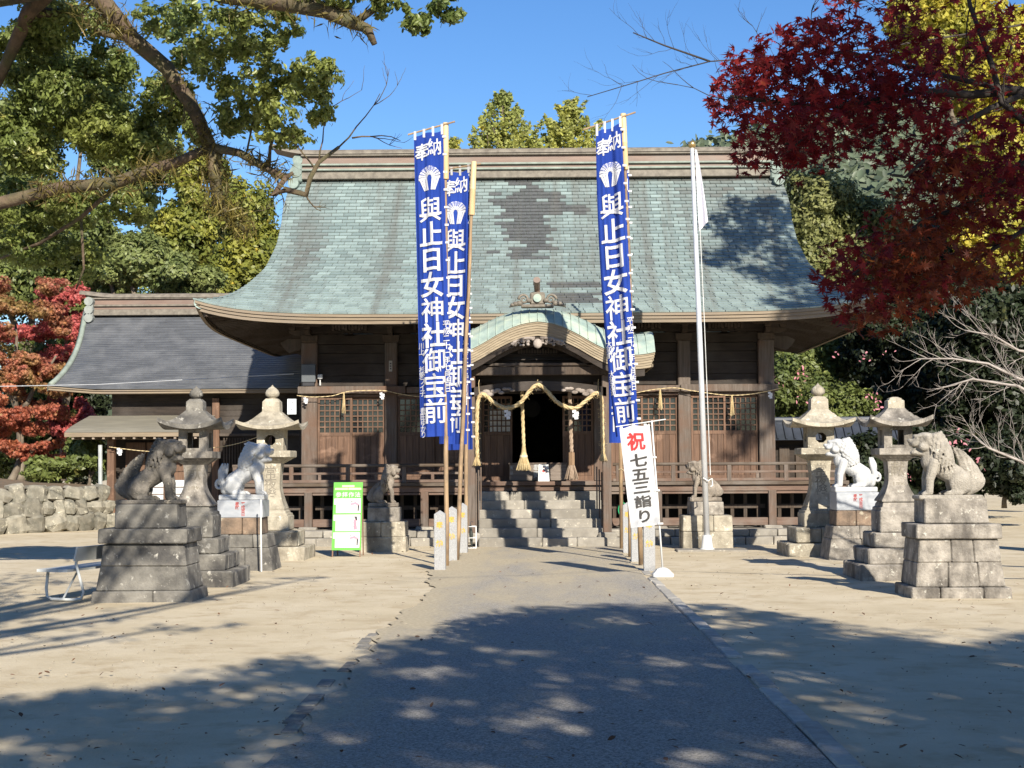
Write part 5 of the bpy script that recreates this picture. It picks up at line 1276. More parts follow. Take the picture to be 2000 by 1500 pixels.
for row, (z0, h) in enumerate(((0, .40), (.36, .38), (.70, .36))):
    a = random.uniform(0, .3)
    while a < WL_:
        wd = random.uniform(.22, .66)
        hh = h*random.uniform(.8, 1.3)
        if a > WL_*.18:
            obj('boulder', boulder(WA+WD*(a+wd/2)+Vector((0, 0, z0+h*.47))-WN*(.12+.05*row), wd*.53, .22, hh*.54, seed), ROCKM, rw)
        seed += 1; a += wd*random.uniform(.93, 1.0)
EARTH = M('leaf_strewn_earth', (.17, .125, .08), (.11, .08, .05), 5, .95, .5, 20, spot=(.30, .14, .07), sscale=9)
bank = obj('bank', MB().grid(lambda u, v: tuple(WA+WD*(WL_*(1.02*u))-WN*(.15+24*v)+Vector((0, 0, 1.0+1.6*v+.12*math.sin(u*9+v*14)*min(1, v*6)))), 30, 16, True), EARTH, None, smooth=True, kind='structure')

# ================================================================ foliage
def shp(kind):
    if kind == 'quad': return np.array([(-.5, 0, 0), (.05, .26, .04), (.5, 0, 0), (.05, -.26, .04)]), [(0, 1, 2, 3)]
    if kind == 'blade': return np.array([(-.5, 0, 0), (-.1, .045, .08), (.5, 0, -.1), (-.1, -.045, .08)]), [(0, 1, 2, 3)]
    if kind == 'oval': return np.array([(-.5, 0, 0), (-.15, .21, .05), (.22, .2, .05), (.5, 0, -.03), (.22, -.2, .05), (-.15, -.21, .05)]), [(0, 3, 2, 1), (0, 5, 4, 3)]
    if kind == 'fan': return np.array([(-.5, 0, 0), (.2, .5, .05), (.42, .2, 0), (.36, 0, .04), (.42, -.2, 0), (.2, -.5, .05)]), [(0, 3, 2, 1), (0, 5, 4, 3)]
    if kind == 'maple':
        v = [(-.12, 0, 0)]
        for k in range(7):
            a = (k-3)*math.radians(43); r_ = (.36, .48, .56, .62, .56, .48, .36)[k]; v.append((math.cos(a)*r_, math.sin(a)*r_, -.06))
            if k < 6: b_ = a+math.radians(21.5); v.append((math.cos(b_)*.2, math.sin(b_)*.2, .02))
        f = [(0, 1, 2), (0, 12, 13)]; 
        for k in range(1, 6): f.append((0, 2*k, 2*k+1)); f.append((0, 2*k+1, 2*k+2))
        return np.array(v), f
def leafmesh(name, P, Nm, size, kind, jit=.7, seed=0, droop=0):
    g = np.random.default_rng(seed); n = len(P); V, F = shp(kind)
    N_ = np.asarray(Nm, float)+g.normal(0, jit, (n, 3)); N_ /= np.linalg.norm(N_, axis=1, keepdims=True)+1e-9
    r_ = g.normal(0, 1, (n, 3)); r_[:, 2] -= droop; T = np.cross(N_, np.cross(r_, N_)); T /= np.linalg.norm(T, axis=1, keepdims=True)+1e-9; B = np.cross(N_, T)
    s = (np.asarray(size)*g.uniform(.65, 1.25, n))[:, None, None]
    W_ = np.asarray(P)[:, None, :]+s*(V[None, :, 0:1]*T[:, None, :]+V[None, :, 1:2]*B[:, None, :]+V[None, :, 2:3]*N_[:, None, :])
    W_ = W_.reshape(-1, 3); k = len(V)
    L = np.concatenate([np.array(f) for f in F]); lt = np.array([len(f) for f in F])
    loops = (np.arange(n)[:, None]*k+L[None, :]).ravel(); tot = np.tile(lt, n); st = np.concatenate([[0], np.cumsum(tot)[:-1]])
    me = bpy.data.meshes.new(name); me.vertices.add(len(W_)); me.vertices.foreach_set('co', W_.astype(np.float32).ravel())
    me.loops.add(len(loops)); me.loops.foreach_set('vertex_index', loops.astype(np.int32)); me.polygons.add(len(tot)); me.polygons.foreach_set('loop_start', st.astype(np.int32)); me.polygons.foreach_set('loop_total', tot.astype(np.int32))
    me.update(calc_edges=True); return me
def cloud(c, r, n, g, shell=.22, bump=.25, flat=0):
    # leaf places over a lumpy ellipsoid: mostly near its skin, grouped in tufts
    d = g.normal(0, 1, (n, 3)); d /= np.linalg.norm(d, axis=1, keepdims=True)
    ph = g.uniform(0, 6.28, 6)
    lump = np.sin(d[:, 0]*5+ph[0])*np.sin(d[:, 1]*5+ph[1])+np.sin(d[:, 2]*6+ph[2])*np.sin(d[:, 0]*7+ph[3])
    k = 1+bump*lump*.6-np.abs(g.normal(0, shell, n)); k = np.clip(k, .1, 1.4)
    P = np.asarray(c)+d*k[:, None]*np.asarray(r)
    N_ = d/np.asarray(r); N_ /= np.linalg.norm(N_, axis=1, keepdims=True); N_[:, 2] += .35
    return P, N_
def tufts(c, r, n, k, g, sub=.42, shell=.25, flat=1.0):
    # k smaller tufts spread through a big ellipsoid
    d = g.normal(0, 1, (k, 3)); d /= np.linalg.norm(d, axis=1, keepdims=True); q = g.uniform(.45, 1.0, k)**.6
    C = np.asarray(c)+d*q[:, None]*np.asarray(r)*(1-sub*.5); Ps, Ns = [], []
    for i in range(k):
        s = sub*g.uniform(.6, 1.25); P, N_ = cloud(C[i], np.asarray(r)*s*np.array([1, 1, flat]), max(8, int(n/k)), g, shell)
        Ps.append(P); Ns.append(N_*.8+d[i]*.4)
    return np.concatenate(Ps), np.concatenate(Ns)
BARK = M('grey_brown_bark', (.16, .125, .09), (.085, .065, .048), 6, .9, .7, 25, (2, 2, .7), dark=(.21, .175, .13), dscale=2)
LIMB = M('camphor_bark', (.145, .10, .066), (.06, .043, .030), 8, .9, .9, 22, spot=(.22, .165, .115), sscale=5, dark=(.075, .08, .032), dscale=2.5)
DARKTWIG = M('dark_twig', (.055, .045, .04), (.035, .03, .027), 6, .9)
PALETWIG = M('pale_bare_twig', (.36, .32, .29), (.25, .215, .19), 8, .9)
def wig(p, q, n, amp, rn):
    p, q = Vector(p), Vector(q); out = []
    for i in range(n+1):
        u = i/n; o = Vector((rn.uniform(-1, 1), rn.uniform(-1, 1), rn.uniform(-1, 1)))*amp*(0 if i in (0, n) else 1); out.append(p.lerp(q, u)+o)
    return out
def tree(name, label, base, tips, crowns, mat, size, kind, group=None, seed=1, bark=BARK, r0=.2, droop=0, cat='tree', extra=None, tip_r=.035):
    # base: foot; tips: branch ends; crowns: (centre, radii, leaves, tufts, sub)
    rn = random.Random(seed); g = np.random.default_rng(seed)
    t = thing(name, base, label, cat, group)
    tr = MB(); base = Vector(base); fork = base.lerp(sum((Vector(q) for q in tips), Vector())/len(tips), .45)
    tr.tube([base-Vector((0, 0, .15))]+wig(base, fork, 4, .05*r0*5, rn), [r0*1.35]+[r0*(1.15-.12*i) for i in range(5)], 9)
    for q in tips:
        w_ = wig(fork, q, 5, .09*(Vector(q)-fork).length*.4, rn); tr.tube(w_, [r0*.6*(1-.15*i)+tip_r*.4 for i in range(6)], 7)
    obj('trunk', tr, bark, t, smooth=True)
    Ps, Ns = [], []
    for c, r_, n, k, sub in crowns:
        P, N_ = tufts(c, r_, n, k, g, sub); Ps.append(P); Ns.append(N_)
    P, N_ = np.concatenate(Ps), np.concatenate(Ns); keep = P[:, 2] > .15
    me = leafmesh('crown', P[keep], N_[keep], size, kind, .6, seed, droop); obj('crown', me, mat, t)
    return t
def px(x, y, Y): return at(x, y, Y)
def tiers(x, y, Y, rx, ry, n, seed):
    rn = random.Random(seed); out = []
    for k in range(11):
        a, b_ = rn.uniform(-1, 1), rn.uniform(-1, 1); s = Y/3000; w_ = rn.uniform(.28, .5)
        out.append((px(x+a*rx*.75, y+b_*ry*.85, Y)+Vector((0, rn.uniform(-1, 1)*rx*s*.5, 0)), (rx*w_*s*.9, rx*w_*s, ry*.36*s), int(n/11), 9, .42))
    return out
def cr(x, y, Y, rx, ry, n, k, sub=.4, dep=1.0):
    s = Y/3000; return (px(x, y, Y), (rx*s, max(rx, ry)*s*dep, ry*s), n, k, sub)
EVER = leafmat('evergreen_leaf', (.165, .19, .05), (.068, .092, .026), (.30, .28, .085), .25, .5)
PALEG = leafmat('pale_oak_leaf', (.20, .225, .075), (.085, .115, .035), (.34, .33, .12), .25, .6)
CYP = leafmat('cypress_spray', (.26, .25, .042), (.11, .135, .028), (.40, .28, .035), .25, .7)
OLIVE = leafmat('olive_leaf', (.21, .215, .075), (.10, .112, .038), (.30, .27, .10), .25, .45)
DARKG = leafmat('shade_darkened_leaf', (.026, .036, .014), (.013, .019, .008), (.075, .075, .024), .2, .5)  # near-black green: the shade these trees stand in is put into the colour
GINK = leafmat('ginkgo_yellow_leaf', (.46, .39, .055), (.28, .28, .05), (.52, .47, .09), .4, .5)
GINKG = leafmat('ginkgo_turning_leaf', (.36, .35, .085), (.21, .24, .075), (.46, .40, .07), .4, .5)
REDM = leafmat('maple_crimson_leaf', (.27, .022, .022), (.11, .012, .015), (.34, .075, .025), .5, 1.6)
ORANM = leafmat('maple_russet_leaf', (.29, .07, .022), (.14, .028, .015), (.32, .13, .03), .5, 1.6)
MAPL = leafmat('maple_mixed_leaf', (.42, .14, .10), (.27, .20, .065), (.52, .24, .09), .35, .9)
MAPR = leafmat('maple_red_leaf', (.52, .13, .12), (.36, .08, .075), (.42, .25, .08), .35, .9)
CAMPH = leafmat('camphor_leaf', (.25, .275, .075), (.115, .155, .045), (.46, .45, .16), .42, .9, .35)
# forest behind the annex and the hall, left
FG = 'trees rising behind the side building'
tree('cypress_tree', 'yellow-green cypress close to the left end of the copper roof', px(500, 900, 52), [px(480, 380, 52), px(520, 500, 52)], [cr(480, 420, 52, 55, 90, 9500, 24), cr(500, 520, 52, 85, 80, 15200, 33), cr(420, 570, 51, 90, 60, 11400, 27)], CYP, .21, 'quad', FG, 21, droop=.6)
tree('cypress_tree', 'tall dark cypress beside the pale oak above the annex ridge', px(390, 900, 55), [px(390, 350, 55), px(360, 450, 55)], [cr(400, 360, 55, 60, 80, 9500, 24), cr(370, 470, 55, 85, 90, 15200, 33)], CYP, .22, 'quad', FG, 22, droop=.6)
tree('oak_tree', 'pale green round-crowned oak over the annex ridge', px(270, 900, 48), [px(250, 480, 48), px(330, 520, 48), px(200, 520, 48)], [cr(270, 500, 48, 70, 55, 13300, 30), cr(360, 540, 48, 75, 45, 11400, 27), cr(215, 545, 48, 60, 35, 7600, 21)], PALEG, .17, 'quad', FG, 23)
tree('evergreen_tree', 'broad dark evergreen at the far left behind the red maples', px(60, 900, 50), [px(60, 420, 50), px(140, 470, 50), px(-40, 470, 50)], [cr(60, 420, 50, 120, 90, 17100, 36), cr(160, 480, 50, 100, 70, 13300, 30), cr(20, 560, 50, 120, 70, 13300, 30), cr(-60, 470, 50, 90, 120, 9500, 21)], EVER, .20, 'quad', FG, 24)
tree('evergreen_tree', 'dark evergreen filling the gap between annex roof and maples', px(150, 900, 50.5), [px(150, 560, 50.5), px(220, 600, 50.5)], [cr(150, 570, 50.5, 90, 60, 11400, 27), cr(110, 700, 50.5, 110, 110, 15200, 33), cr(60, 850, 50.5, 130, 90, 15200, 33)], EVER, .19, 'quad', FG, 25)
tree('evergreen_tree', 'tall evergreen rising behind the camphor limbs at upper left', px(160, 900, 58), [px(150, 180, 58), px(260, 260, 58), px(60, 230, 58)], [cr(130, 190, 58, 130, 110, 17100, 36), cr(270, 300, 58, 100, 90, 13300, 30), cr(20, 290, 58, 120, 110, 13300, 30)], EVER, .21, 'quad', FG, 26)
tree('evergreen_tree', 'dark evergreen low behind the annex ridge', px(330, 900, 62), [px(330, 600, 62), px(250, 560, 62)], [cr(330, 600, 62, 130, 70, 12000, 30), cr(200, 600, 62, 110, 80, 9000, 26), cr(470, 590, 62, 110, 80, 9000, 26)], EVER, .22, 'quad', FG, 27)
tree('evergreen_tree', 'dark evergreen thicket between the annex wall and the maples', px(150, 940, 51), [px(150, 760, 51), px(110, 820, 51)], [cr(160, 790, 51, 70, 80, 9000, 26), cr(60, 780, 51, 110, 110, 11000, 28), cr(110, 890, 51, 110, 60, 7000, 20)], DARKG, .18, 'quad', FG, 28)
# ginkgos behind the ridge
def ginkgo(label, x, ytop, ybot, wpx, Y, seed, mat=GINKG, n=150):
    # upright feathery shoots, leaves strung along each
    rn = random.Random(seed); g = np.random.default_rng(seed); s = Y/3000; Ps = []; t = thing('ginkgo_tree', px(x, 900, Y), label, 'tree', 'turning ginkgos behind the hall')
    tr = MB(); b0 = px(x, 900, Y); tp = px(x, ytop+6, Y); tr.tube([b0, b0.lerp(tp, .5), b0.lerp(tp, .85), tp], [.3, .22, .09, .02], 8)
    for k in range(n):
        u = rn.random()**.75; zt = ytop+(ybot-ytop)*u; a = rn.uniform(-1, 1); q = px(x+a*wpx*(.04+.96*u**.55), zt+rn.uniform(-8, 30)*abs(a), Y)+Vector((0, rn.uniform(-1, 1)*wpx*s*u, 0))
        d = Vector((a*.55+rn.uniform(-.2, .2), rn.uniform(-.3, .3), 1)).normalized(); L = rn.uniform(.8, 1.7)*(.5+.5*u); st = q-d*L
        if k % 3 == 0: tr.tube([st, q], [.02, .006], 4)
        m = 60; v = g.random(m)**.8; Ps.append(np.array(st)+v[:, None]*np.array(d*L)+g.normal(0, 1, (m, 3))*(.10*(1-.6*v))[:, None])
    obj('trunk', tr, BARK, t); P = np.concatenate(Ps); obj('crown', leafmesh('crown', P, np.tile((0, -.6, .6), (len(P), 1)), .13, 'fan', .8, seed), mat, t); return t
ginkgo('taller turning ginkgo rising over the ridge near the left banners', 985, 172, 330, 110, 56, 31, n=150)
ginkgo('broader turning ginkgo rising over the ridge beside the right banner', 1120, 190, 330, 105, 57, 32, n=140)
ginkgo('low turning ginkgo top peeking over the ridge beside the left banners', 888, 262, 330, 35, 58, 33, n=60)
# right side
RG = 'trees behind the hall on the right'
tree('camphor_tree', 'round olive green tree sunlit behind the right end of the copper roof', px(1640, 900, 52), [px(1600, 400, 52), px(1690, 450, 52), px(1640, 500, 52)], [cr(1600, 410, 52, 75, 90, 17100, 36), cr(1690, 460, 52, 85, 80, 17100, 36), cr(1580, 520, 52, 80, 80, 15200, 33), cr(1740, 520, 52, 60, 60, 9500, 21)], OLIVE, .18, 'quad', RG, 41)
tree('evergreen_tree', 'dark evergreen under the right eave behind the pale lantern', px(1600, 960, 46), [px(1580, 720, 46), px(1660, 680, 46), px(1530, 740, 46)], [cr(1560, 730, 46, 75, 70, 13300, 30), cr(1650, 680, 46, 85, 80, 15200, 33), cr(1600, 800, 45, 110, 60, 13300, 27)], EVER, .17, 'quad', RG, 42)
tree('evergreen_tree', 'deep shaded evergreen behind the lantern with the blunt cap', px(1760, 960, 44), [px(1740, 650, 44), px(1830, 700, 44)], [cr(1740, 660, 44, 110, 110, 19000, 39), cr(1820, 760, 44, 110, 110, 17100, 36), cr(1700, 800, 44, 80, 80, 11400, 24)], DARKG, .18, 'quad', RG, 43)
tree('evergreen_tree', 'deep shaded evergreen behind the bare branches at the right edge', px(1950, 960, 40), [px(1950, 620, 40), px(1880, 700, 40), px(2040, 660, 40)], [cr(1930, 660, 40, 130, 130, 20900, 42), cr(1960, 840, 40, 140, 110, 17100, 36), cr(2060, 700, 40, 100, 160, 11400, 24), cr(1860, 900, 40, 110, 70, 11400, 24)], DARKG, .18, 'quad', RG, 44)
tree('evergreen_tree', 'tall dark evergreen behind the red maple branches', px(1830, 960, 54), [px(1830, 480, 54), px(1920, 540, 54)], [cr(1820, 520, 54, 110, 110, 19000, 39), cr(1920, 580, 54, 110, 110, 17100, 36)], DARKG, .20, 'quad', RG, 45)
tree('ginkgo_tree', 'bright yellow ginkgo behind the red maple at the upper right', px(2010, 960, 46), [px(1960, 60, 46), px(1850, 120, 46), px(1990, 420, 46)], [cr(1840, 60, 46, 95, 90, 17100, 36), cr(1950, 120, 46, 110, 130, 20900, 42), cr(1990, 300, 46, 110, 120, 17100, 36), cr(1960, 470, 46, 110, 80, 15200, 30), cr(1770, 40, 46, 40, 50, 4750, 15), cr(2080, 200, 46, 100, 200, 13300, 27)], GINK, .16, 'fan', None, 46, r0=.3)
PINK = M('pink_blossom', (.62, .27, .31), (.50, .17, .21), 9, .6, trans=.3)
t = tree('camellia_tree', 'camellia with pink blossoms under the right eave', px(1560, 960, 41), [px(1540, 740, 41), px(1600, 760, 41)], [cr(1535, 760, 41, 50, 60, 7600, 21), cr(1620, 800, 41, 80, 60, 9500, 24)], EVER, .15, 'quad', RG, 47, r0=.12)
g_ = np.random.default_rng(5); FP = []
for x, y, n in ((1516, 746, 16), (1570, 732, 26), (1690, 700, 14), (1640, 690, 8), (1695, 775, 20), (1708, 800, 18), (1600, 815, 8), (1575, 785, 8), (1875, 870, 22), (1775, 935, 26), (1800, 945, 24), (1830, 940, 14), (1900, 910, 12), (1735, 690, 6)):
    c = px(x, y, 39.2 if x < 1850 else 33); FP += [np.array(c)+g_.normal(0, .11, 3) for _ in range(max(3, n//2))]
obj('blossoms', leafmesh('blossoms', np.array(FP), np.tile((0, -1, .3), (len(FP), 1)), .10, 'oval', .6, 3), PINK, t)
for i_, (x_, l_) in enumerate(((1700, 'dark shrub in front of the blue roofed wall behind the right lanterns'), (1830, 'dark shrub behind the rightmost lion'), (1960, 'dark shrub at the right edge under the bare branches'))):
    tree('evergreen_shrub', l_, px(x_, 985, 36), [px(x_-20, 900, 36), px(x_+30, 890, 36)], [cr(x_, 910, 36, 75, 70, 6000, 20), cr(x_+40, 960, 36, 60, 40, 3000, 12)], DARKG, .15, 'quad', 'dark shrubs behind the right lanterns', 80+i_, r0=.05, cat='shrub')
# red maples on the bank
BG_ = 'autumn maples on the bank at the left edge'
tree('maple_tree', 'red and green maple spreading above the stone wall, farthest left', px(40, 925, 45) , [px(30, 620, 45), px(110, 690, 45), px(-50, 660, 45)], tiers(50, 600, 45, 105, 60, 13000, 1)+tiers(-10, 690, 45, 110, 55, 9500, 2)+tiers(70, 760, 45, 90, 55, 9500, 3), MAPL, .12, 'maple', BG_, 51, r0=.12)
tree('maple_tree', 'bright red maple touching the end of the annex roof', px(120, 925, 47), [px(120, 590, 47), px(150, 680, 47)], tiers(120, 605, 47, 60, 55, 8000, 4)+tiers(80, 670, 47, 95, 55, 10000, 5)+tiers(140, 800, 46, 50, 60, 7000, 6), MAPR, .12, 'maple', BG_, 52, r0=.12)
tree('maple_tree', 'low orange maple hanging over the stone wall', px(20, 935, 41), [px(40, 820, 41), px(100, 850, 41)], tiers(40, 840, 41, 95, 50, 10000, 7)+tiers(120, 880, 41, 50, 30, 2200, 8)+tiers(-20, 780, 41, 70, 50, 3000, 9), leafmat('maple_orange_leaf', (.45, .18, .08), (.38, .11, .075), (.28, .24, .07), .35, .9), .115, 'maple', BG_, 53, r0=.10)
tree('evergreen_shrub', 'dark green shrub on the bank beside the annex post', px(170, 960, 38.5), [px(170, 880, 38.5), px(190, 900, 38.5)], [cr(165, 890, 38.5, 45, 45, 6650, 18), cr(100, 915, 38, 60, 28, 5700, 15)], EVER, .16, 'quad', None, 54, r0=.05, cat='shrub')
tagp(obj('drain_pole', MB().tube([px(195, 945, 37.5), px(195, 865, 37.5)], .05, 8), M('pale_grey_pipe', (.42, .44, .44), None, 5)), 'pale grey post standing on the bank beside the annex', 'post')
# hillside far behind
HILL = M('far_forest', (.085, .105, .065), (.045, .06, .04), .05, .95, .6, .35, spot=(.12, .115, .07), sscale=.12)
def hillz(x, y):
    d = max(0, 1-((x-120)/230)**2); return 95*d*min(1, max(0, (y-170)/230))
hm = MB(); g_ = np.random.default_rng(9)
hm.grid(lambda u, v: (-150+560*u, 170+260*v, hillz(-150+560*u, 170+260*v)+1.6*math.sin(u*260+7*math.sin(v*90))*math.sin(v*150)+random.uniform(-1.6, 1.6)), 190, 90)
obj('hill', hm, HILL, kind='structure')
n = 26000; hx = g_.uniform(-60, 330, n); hy = g_.uniform(190, 430, n); hz = np.array([hillz(a, b) for a, b in zip(hx, hy)])+g_.uniform(-.5, 3.2, n)
obj('far_forest', leafmesh('far_forest', np.stack([hx, hy, hz], 1), np.tile((0, -.8, .6), (n, 1)), 3.0, 'oval', .7, 3), leafmat('hill_tree_leaf', (.10, .125, .075), (.06, .08, .05), (.15, .145, .09), .1, .06), kind='stuff')
# ================================================================ near trees
def limb(mb, pts, rad, n=10): mb.tube([px(*p) for p in pts], rad, n)
# camphor: the trunk stands outside the view at the left, its limbs reach across the top
cam_t = thing('camphor_tree', (-8.6, 15.5, 0), 'old mossy camphor tree whose gnarled limbs reach in from the upper left', 'tree')
tr = MB()
tr.tube([(-8.6, 15.5, -.2), (-8.5, 15.6, 1.5), (-8.2, 15.8, 3.4), (-7.6, 16.0, 5.2), (-6.9, 16.2, 6.6), px(130, -60, 16.5)], [.62, .52, .47, .42, .36, .26], 14)
limb(tr, [(130, -60, 16.5), (205, 0, 16.6), (262, 72, 16.8), (330, 130, 17), (378, 205, 17), (408, 270, 17.1), (425, 310, 17.2)], [0.136, 0.106, 0.093, 0.085, 0.078, 0.072, 0.068])
limb(tr, [(415, 285, 17.1), (422, 340, 17.2), (428, 395, 17.3), (455, 430, 17.4), (486, 448, 17.4)], [.08, .075, .068, .05, .03])
limb(tr, [(418, 285, 17.1), (470, 296, 16.9), (520, 325, 16.8), (560, 345, 16.7), (575, 335, 16.7)], [.055, .045, .042, .035, .02])
limb(tr, [(560, 345, 16.7), (535, 380, 16.7), (560, 368, 16.7), (600, 378, 16.6), (608, 345, 16.6), (625, 315, 16.6), (665, 285, 16.6)], [.03, .034, .035, .036, .028, .024, .018])
limb(tr, [(528, 322, 16.8), (530, 285, 16.8), (540, 258, 16.8), (570, 258, 16.8)], [.02, .018, .016, .010])
limb(tr, [(485, 292, 16.9), (498, 230, 16.9), (515, 195, 16.9)], [.012, .010, .006])
limb(tr, [(400, 290, 17.1), (350, 312, 17.2), (305, 325, 17.3), (230, 352, 17.4), (120, 362, 17.5), (0, 392, 17.6), (-90, 420, 17.6)], [.05, .055, .065, .068, .07, .075, .08])
limb(tr, [(300, -60, 15.6), (440, -15, 15.4), (560, 2, 15.3), (640, 18, 15.2), (690, 42, 15.2), (722, 55, 15.2), (735, 85, 15.2)], [.11, .10, .095, .085, .07, .05, .03])
limb(tr, [(700, 40, 15.2), (730, 20, 15.2), (760, -10, 15.2)], [.04, .035, .03])
limb(tr, [(130, -60, 16.5), (60, 20, 17), (10, 130, 17.5), (-20, 200, 17.6)], [.12, .09, .06, .04])
limb(tr, [(60, 20, 17), (150, 20, 17.2), (200, 60, 17.4), (260, 75, 17)], [.06, .05, .04, .03])
limb(tr, [(240, 350, 17.4), (160, 420, 18), (80, 470, 18.5), (0, 500, 18.8)], [.03, .025, .02, .014])
limb(tr, [(160, 420, 18), (165, 520, 18.2), (150, 560, 18.3)], [.018, .014, .01])
# bare twigs against the sky
rn = random.Random(4)
def twig(mb, p, d, L, r_, depth, rn, Y):
    pts = [Vector(p)]; dd = Vector(d).normalized(); n = 5
    for i in range(n):
        dd = (dd+Vector((rn.uniform(-.3, .3), rn.uniform(-.2, .2), rn.uniform(-.22, .28)))).normalized(); pts.append(pts[-1]+dd*L/n)
    mb.tube(pts, [r_*(1-.13*i) for i in range(n+1)], 5)
    if depth:
        for k in range(rn.choice((2, 3))):
            i = rn.randint(2, n); s = Vector((rn.uniform(-.9, .9), rn.uniform(-.5, .5), rn.uniform(-.4, 1))); twig(mb, pts[i], dd+s*.9, L*rn.uniform(.4, .7), r_*.55, depth-1, rn, Y)
for p0, d0, L in (((665, 285, 16.6), (.75, 0, .55), .75), ((625, 315, 16.6), (.2, 0, 1), .6), ((690, 268, 16.6), (.9, 0, .2), .55), ((600, 378, 16.6), (.1, 0, -1), .25), ((620, 330, 16.6), (-.5, 0, .9), .5), ((540, 330, 16.7), (.4, 0, -.9), .4)):
    twig(tr, px(*p0), d0, L, .011, 2, rn, 16.6)
obj('trunk', tr, LIMB, cam_t, smooth=True)
# leaf sprays
g_ = np.random.default_rng(77); Ps, Ns = [], []
def spray(x, y, Y, rx, ry, n, k, sub=.4):
    c, r_, n, k, sub = cr(x, y, Y, rx, ry, int(n*2.4), int(k*2.2), sub*.8, 1.2); P, N_ = tufts(c, r_, n, k, g_, sub, .6); Ps.append(P); Ns.append(N_)
for a in ((575, 205, 16.5, 85, 70, 1300, 22, .32), (620, 150, 16.5, 50, 55, 600, 12), (560, 270, 16.6, 60, 22, 160, 8), (480, 130, 16.3, 90, 75, 900, 22, .3), (420, 60, 16.0, 120, 60, 1100, 24, .3), (330, 30, 16.5, 80, 40, 500, 12), (530, 50, 15.6, 80, 50, 500, 14, .3), (880, 10, 15.2, 45, 35, 420, 10), (820, 40, 15.2, 35, 35, 260, 8), (760, 10, 15.2, 40, 25, 200, 6), (660, -10, 15.2, 80, 30, 300, 8), (500, 220, 16.9, 40, 40, 220, 8), (455, 210, 17, 50, 60, 400, 10),
          (130, 190, 18, 115, 80, 4200, 40, .3), (60, 110, 18, 90, 70, 2600, 26, .32), (220, 250, 18, 90, 60, 2600, 26, .32), (330, 190, 18, 60, 60, 1300, 16), (40, 280, 18, 80, 70, 2200, 22), (290, 290, 18, 60, 40, 1200, 14), (130, 40, 17.5, 110, 50, 1800, 20), (220, 120, 18, 60, 50, 900, 14), (370, 240, 18, 45, 50, 700, 10), (30, 390, 18.5, 90, 60, 1800, 18), (130, 400, 18.5, 90, 50, 1800, 20), (250, 400, 18.5, 80, 40, 1200, 14), (60, 480, 19, 90, 50, 1600, 16), (160, 500, 19, 60, 50, 900, 12), (380, 110, 17.5, 50, 40, 500, 10)):
    spray(*a)
obj('crown', leafmesh('crown', np.concatenate(Ps), np.concatenate(Ns), .072, 'oval', .8, 7, .5), CAMPH, cam_t)
# ferns and moss fringes growing along the limbs
Ps, Ns = [], []
def fringe(pts, n, s):
    for i in range(n):
        k = rn.uniform(0, len(pts)-1.001); j = int(k); p = px(*pts[j]).lerp(px(*pts[j+1]), k-j); Ps.append(np.array(p)+g_.normal(0, s, 3)); Ns.append((rn.uniform(-1, 1), -.6, rn.uniform(-.3, .6)))
fringe([(150, 0, 16.5), (220, 30, 16.6), (262, 80, 16.8)], 320, .10); fringe([(330, 130, 17), (400, 250, 17), (425, 310, 17.2)], 260, .09); fringe([(415, 300, 17.1), (428, 395, 17.3), (480, 440, 17.4)], 620, .09); fringe([(350, 312, 17.2), (230, 352, 17.4), (60, 372, 17.5)], 480, .08); fringe([(440, -5, 15.4), (640, 20, 15.2), (722, 55, 15.2)], 280, .07); fringe([(470, 296, 16.9), (560, 345, 16.7)], 160, .06)
me = leafmesh('fern', np.array(Ps), np.array(Ns), .20, 'blade', .8, 9, 1.0); obj('fern_fringe', me, leafmat('fern_moss', (.17, .14, .035), (.085, .065, .022), (.26, .17, .06), .3, 1.5), cam_t, kind='stuff')

# crimson maple hanging in from the right
MPB = []
mp_t = thing('maple_tree', (4.6, 8.2, 0), 'crimson maple hanging into the upper right corner', 'tree')
tr = MB()
tr.tube([(4.6, 8.2, -.2), (4.55, 8.2, 1.2), (4.3, 8.3, 2.4), (3.8, 8.4, 3.2), px(2060, 190, 8.5)], [.19, .15, .12, .09, .06], 10)
for pts, r_ in (([(2060, 190, 8.5), (1985, 182, 8.5), (1900, 190, 8.5), (1800, 182, 8.4), (1690, 205, 8.3), (1600, 212, 8.2), (1500, 200, 8.1), (1430, 190, 8.0)], .030), ([(1985, 182, 8.5), (1900, 165, 8.6), (1800, 140, 8.7), (1660, 105, 8.8), (1560, 110, 8.8)], .018), ([(2060, 190, 8.5), (2000, 240, 8.4), (1960, 205, 8.4), (1940, 130, 8.5), (1900, 20, 8.6), (1880, -60, 8.6)], .026), ([(2000, 190, 8.5), (1940, 215, 8.4), (1870, 250, 8.3), (1845, 285, 8.3), (1770, 350, 8.2), (1740, 345, 8.2)], .018), ([(2060, 260, 8.6), (1990, 330, 8.6), (1900, 400, 8.6), (1800, 440, 8.6), (1720, 500, 8.5), (1660, 545, 8.5)], .022), ([(2060, 420, 8.8), (1960, 480, 8.8), (1860, 540, 8.7), (1780, 590, 8.7)], .016), ([(1690, 205, 8.3), (1600, 250, 8.2), (1540, 300, 8.1)], .010), ([(1900, -60, 8.6), (1780, -20, 8.6), (1660, 10, 8.6)], .014)):
    limb(tr, pts, [r_*(1-.8*i/len(pts)) for i in range(len(pts))], 8); MPB.append(pts)
for q_ in range(46):
    m_ = rn.choice(MPB); i_ = rn.randrange(len(m_)-1); p_ = px(*m_[i_]).lerp(px(*m_[i_+1]), rn.random()); twig(tr, p_, (rn.uniform(-1, .2), rn.uniform(-.6, .6), rn.uniform(-.5, .5)), rn.uniform(.25, .5), .0045, 1, rn, 8.5)
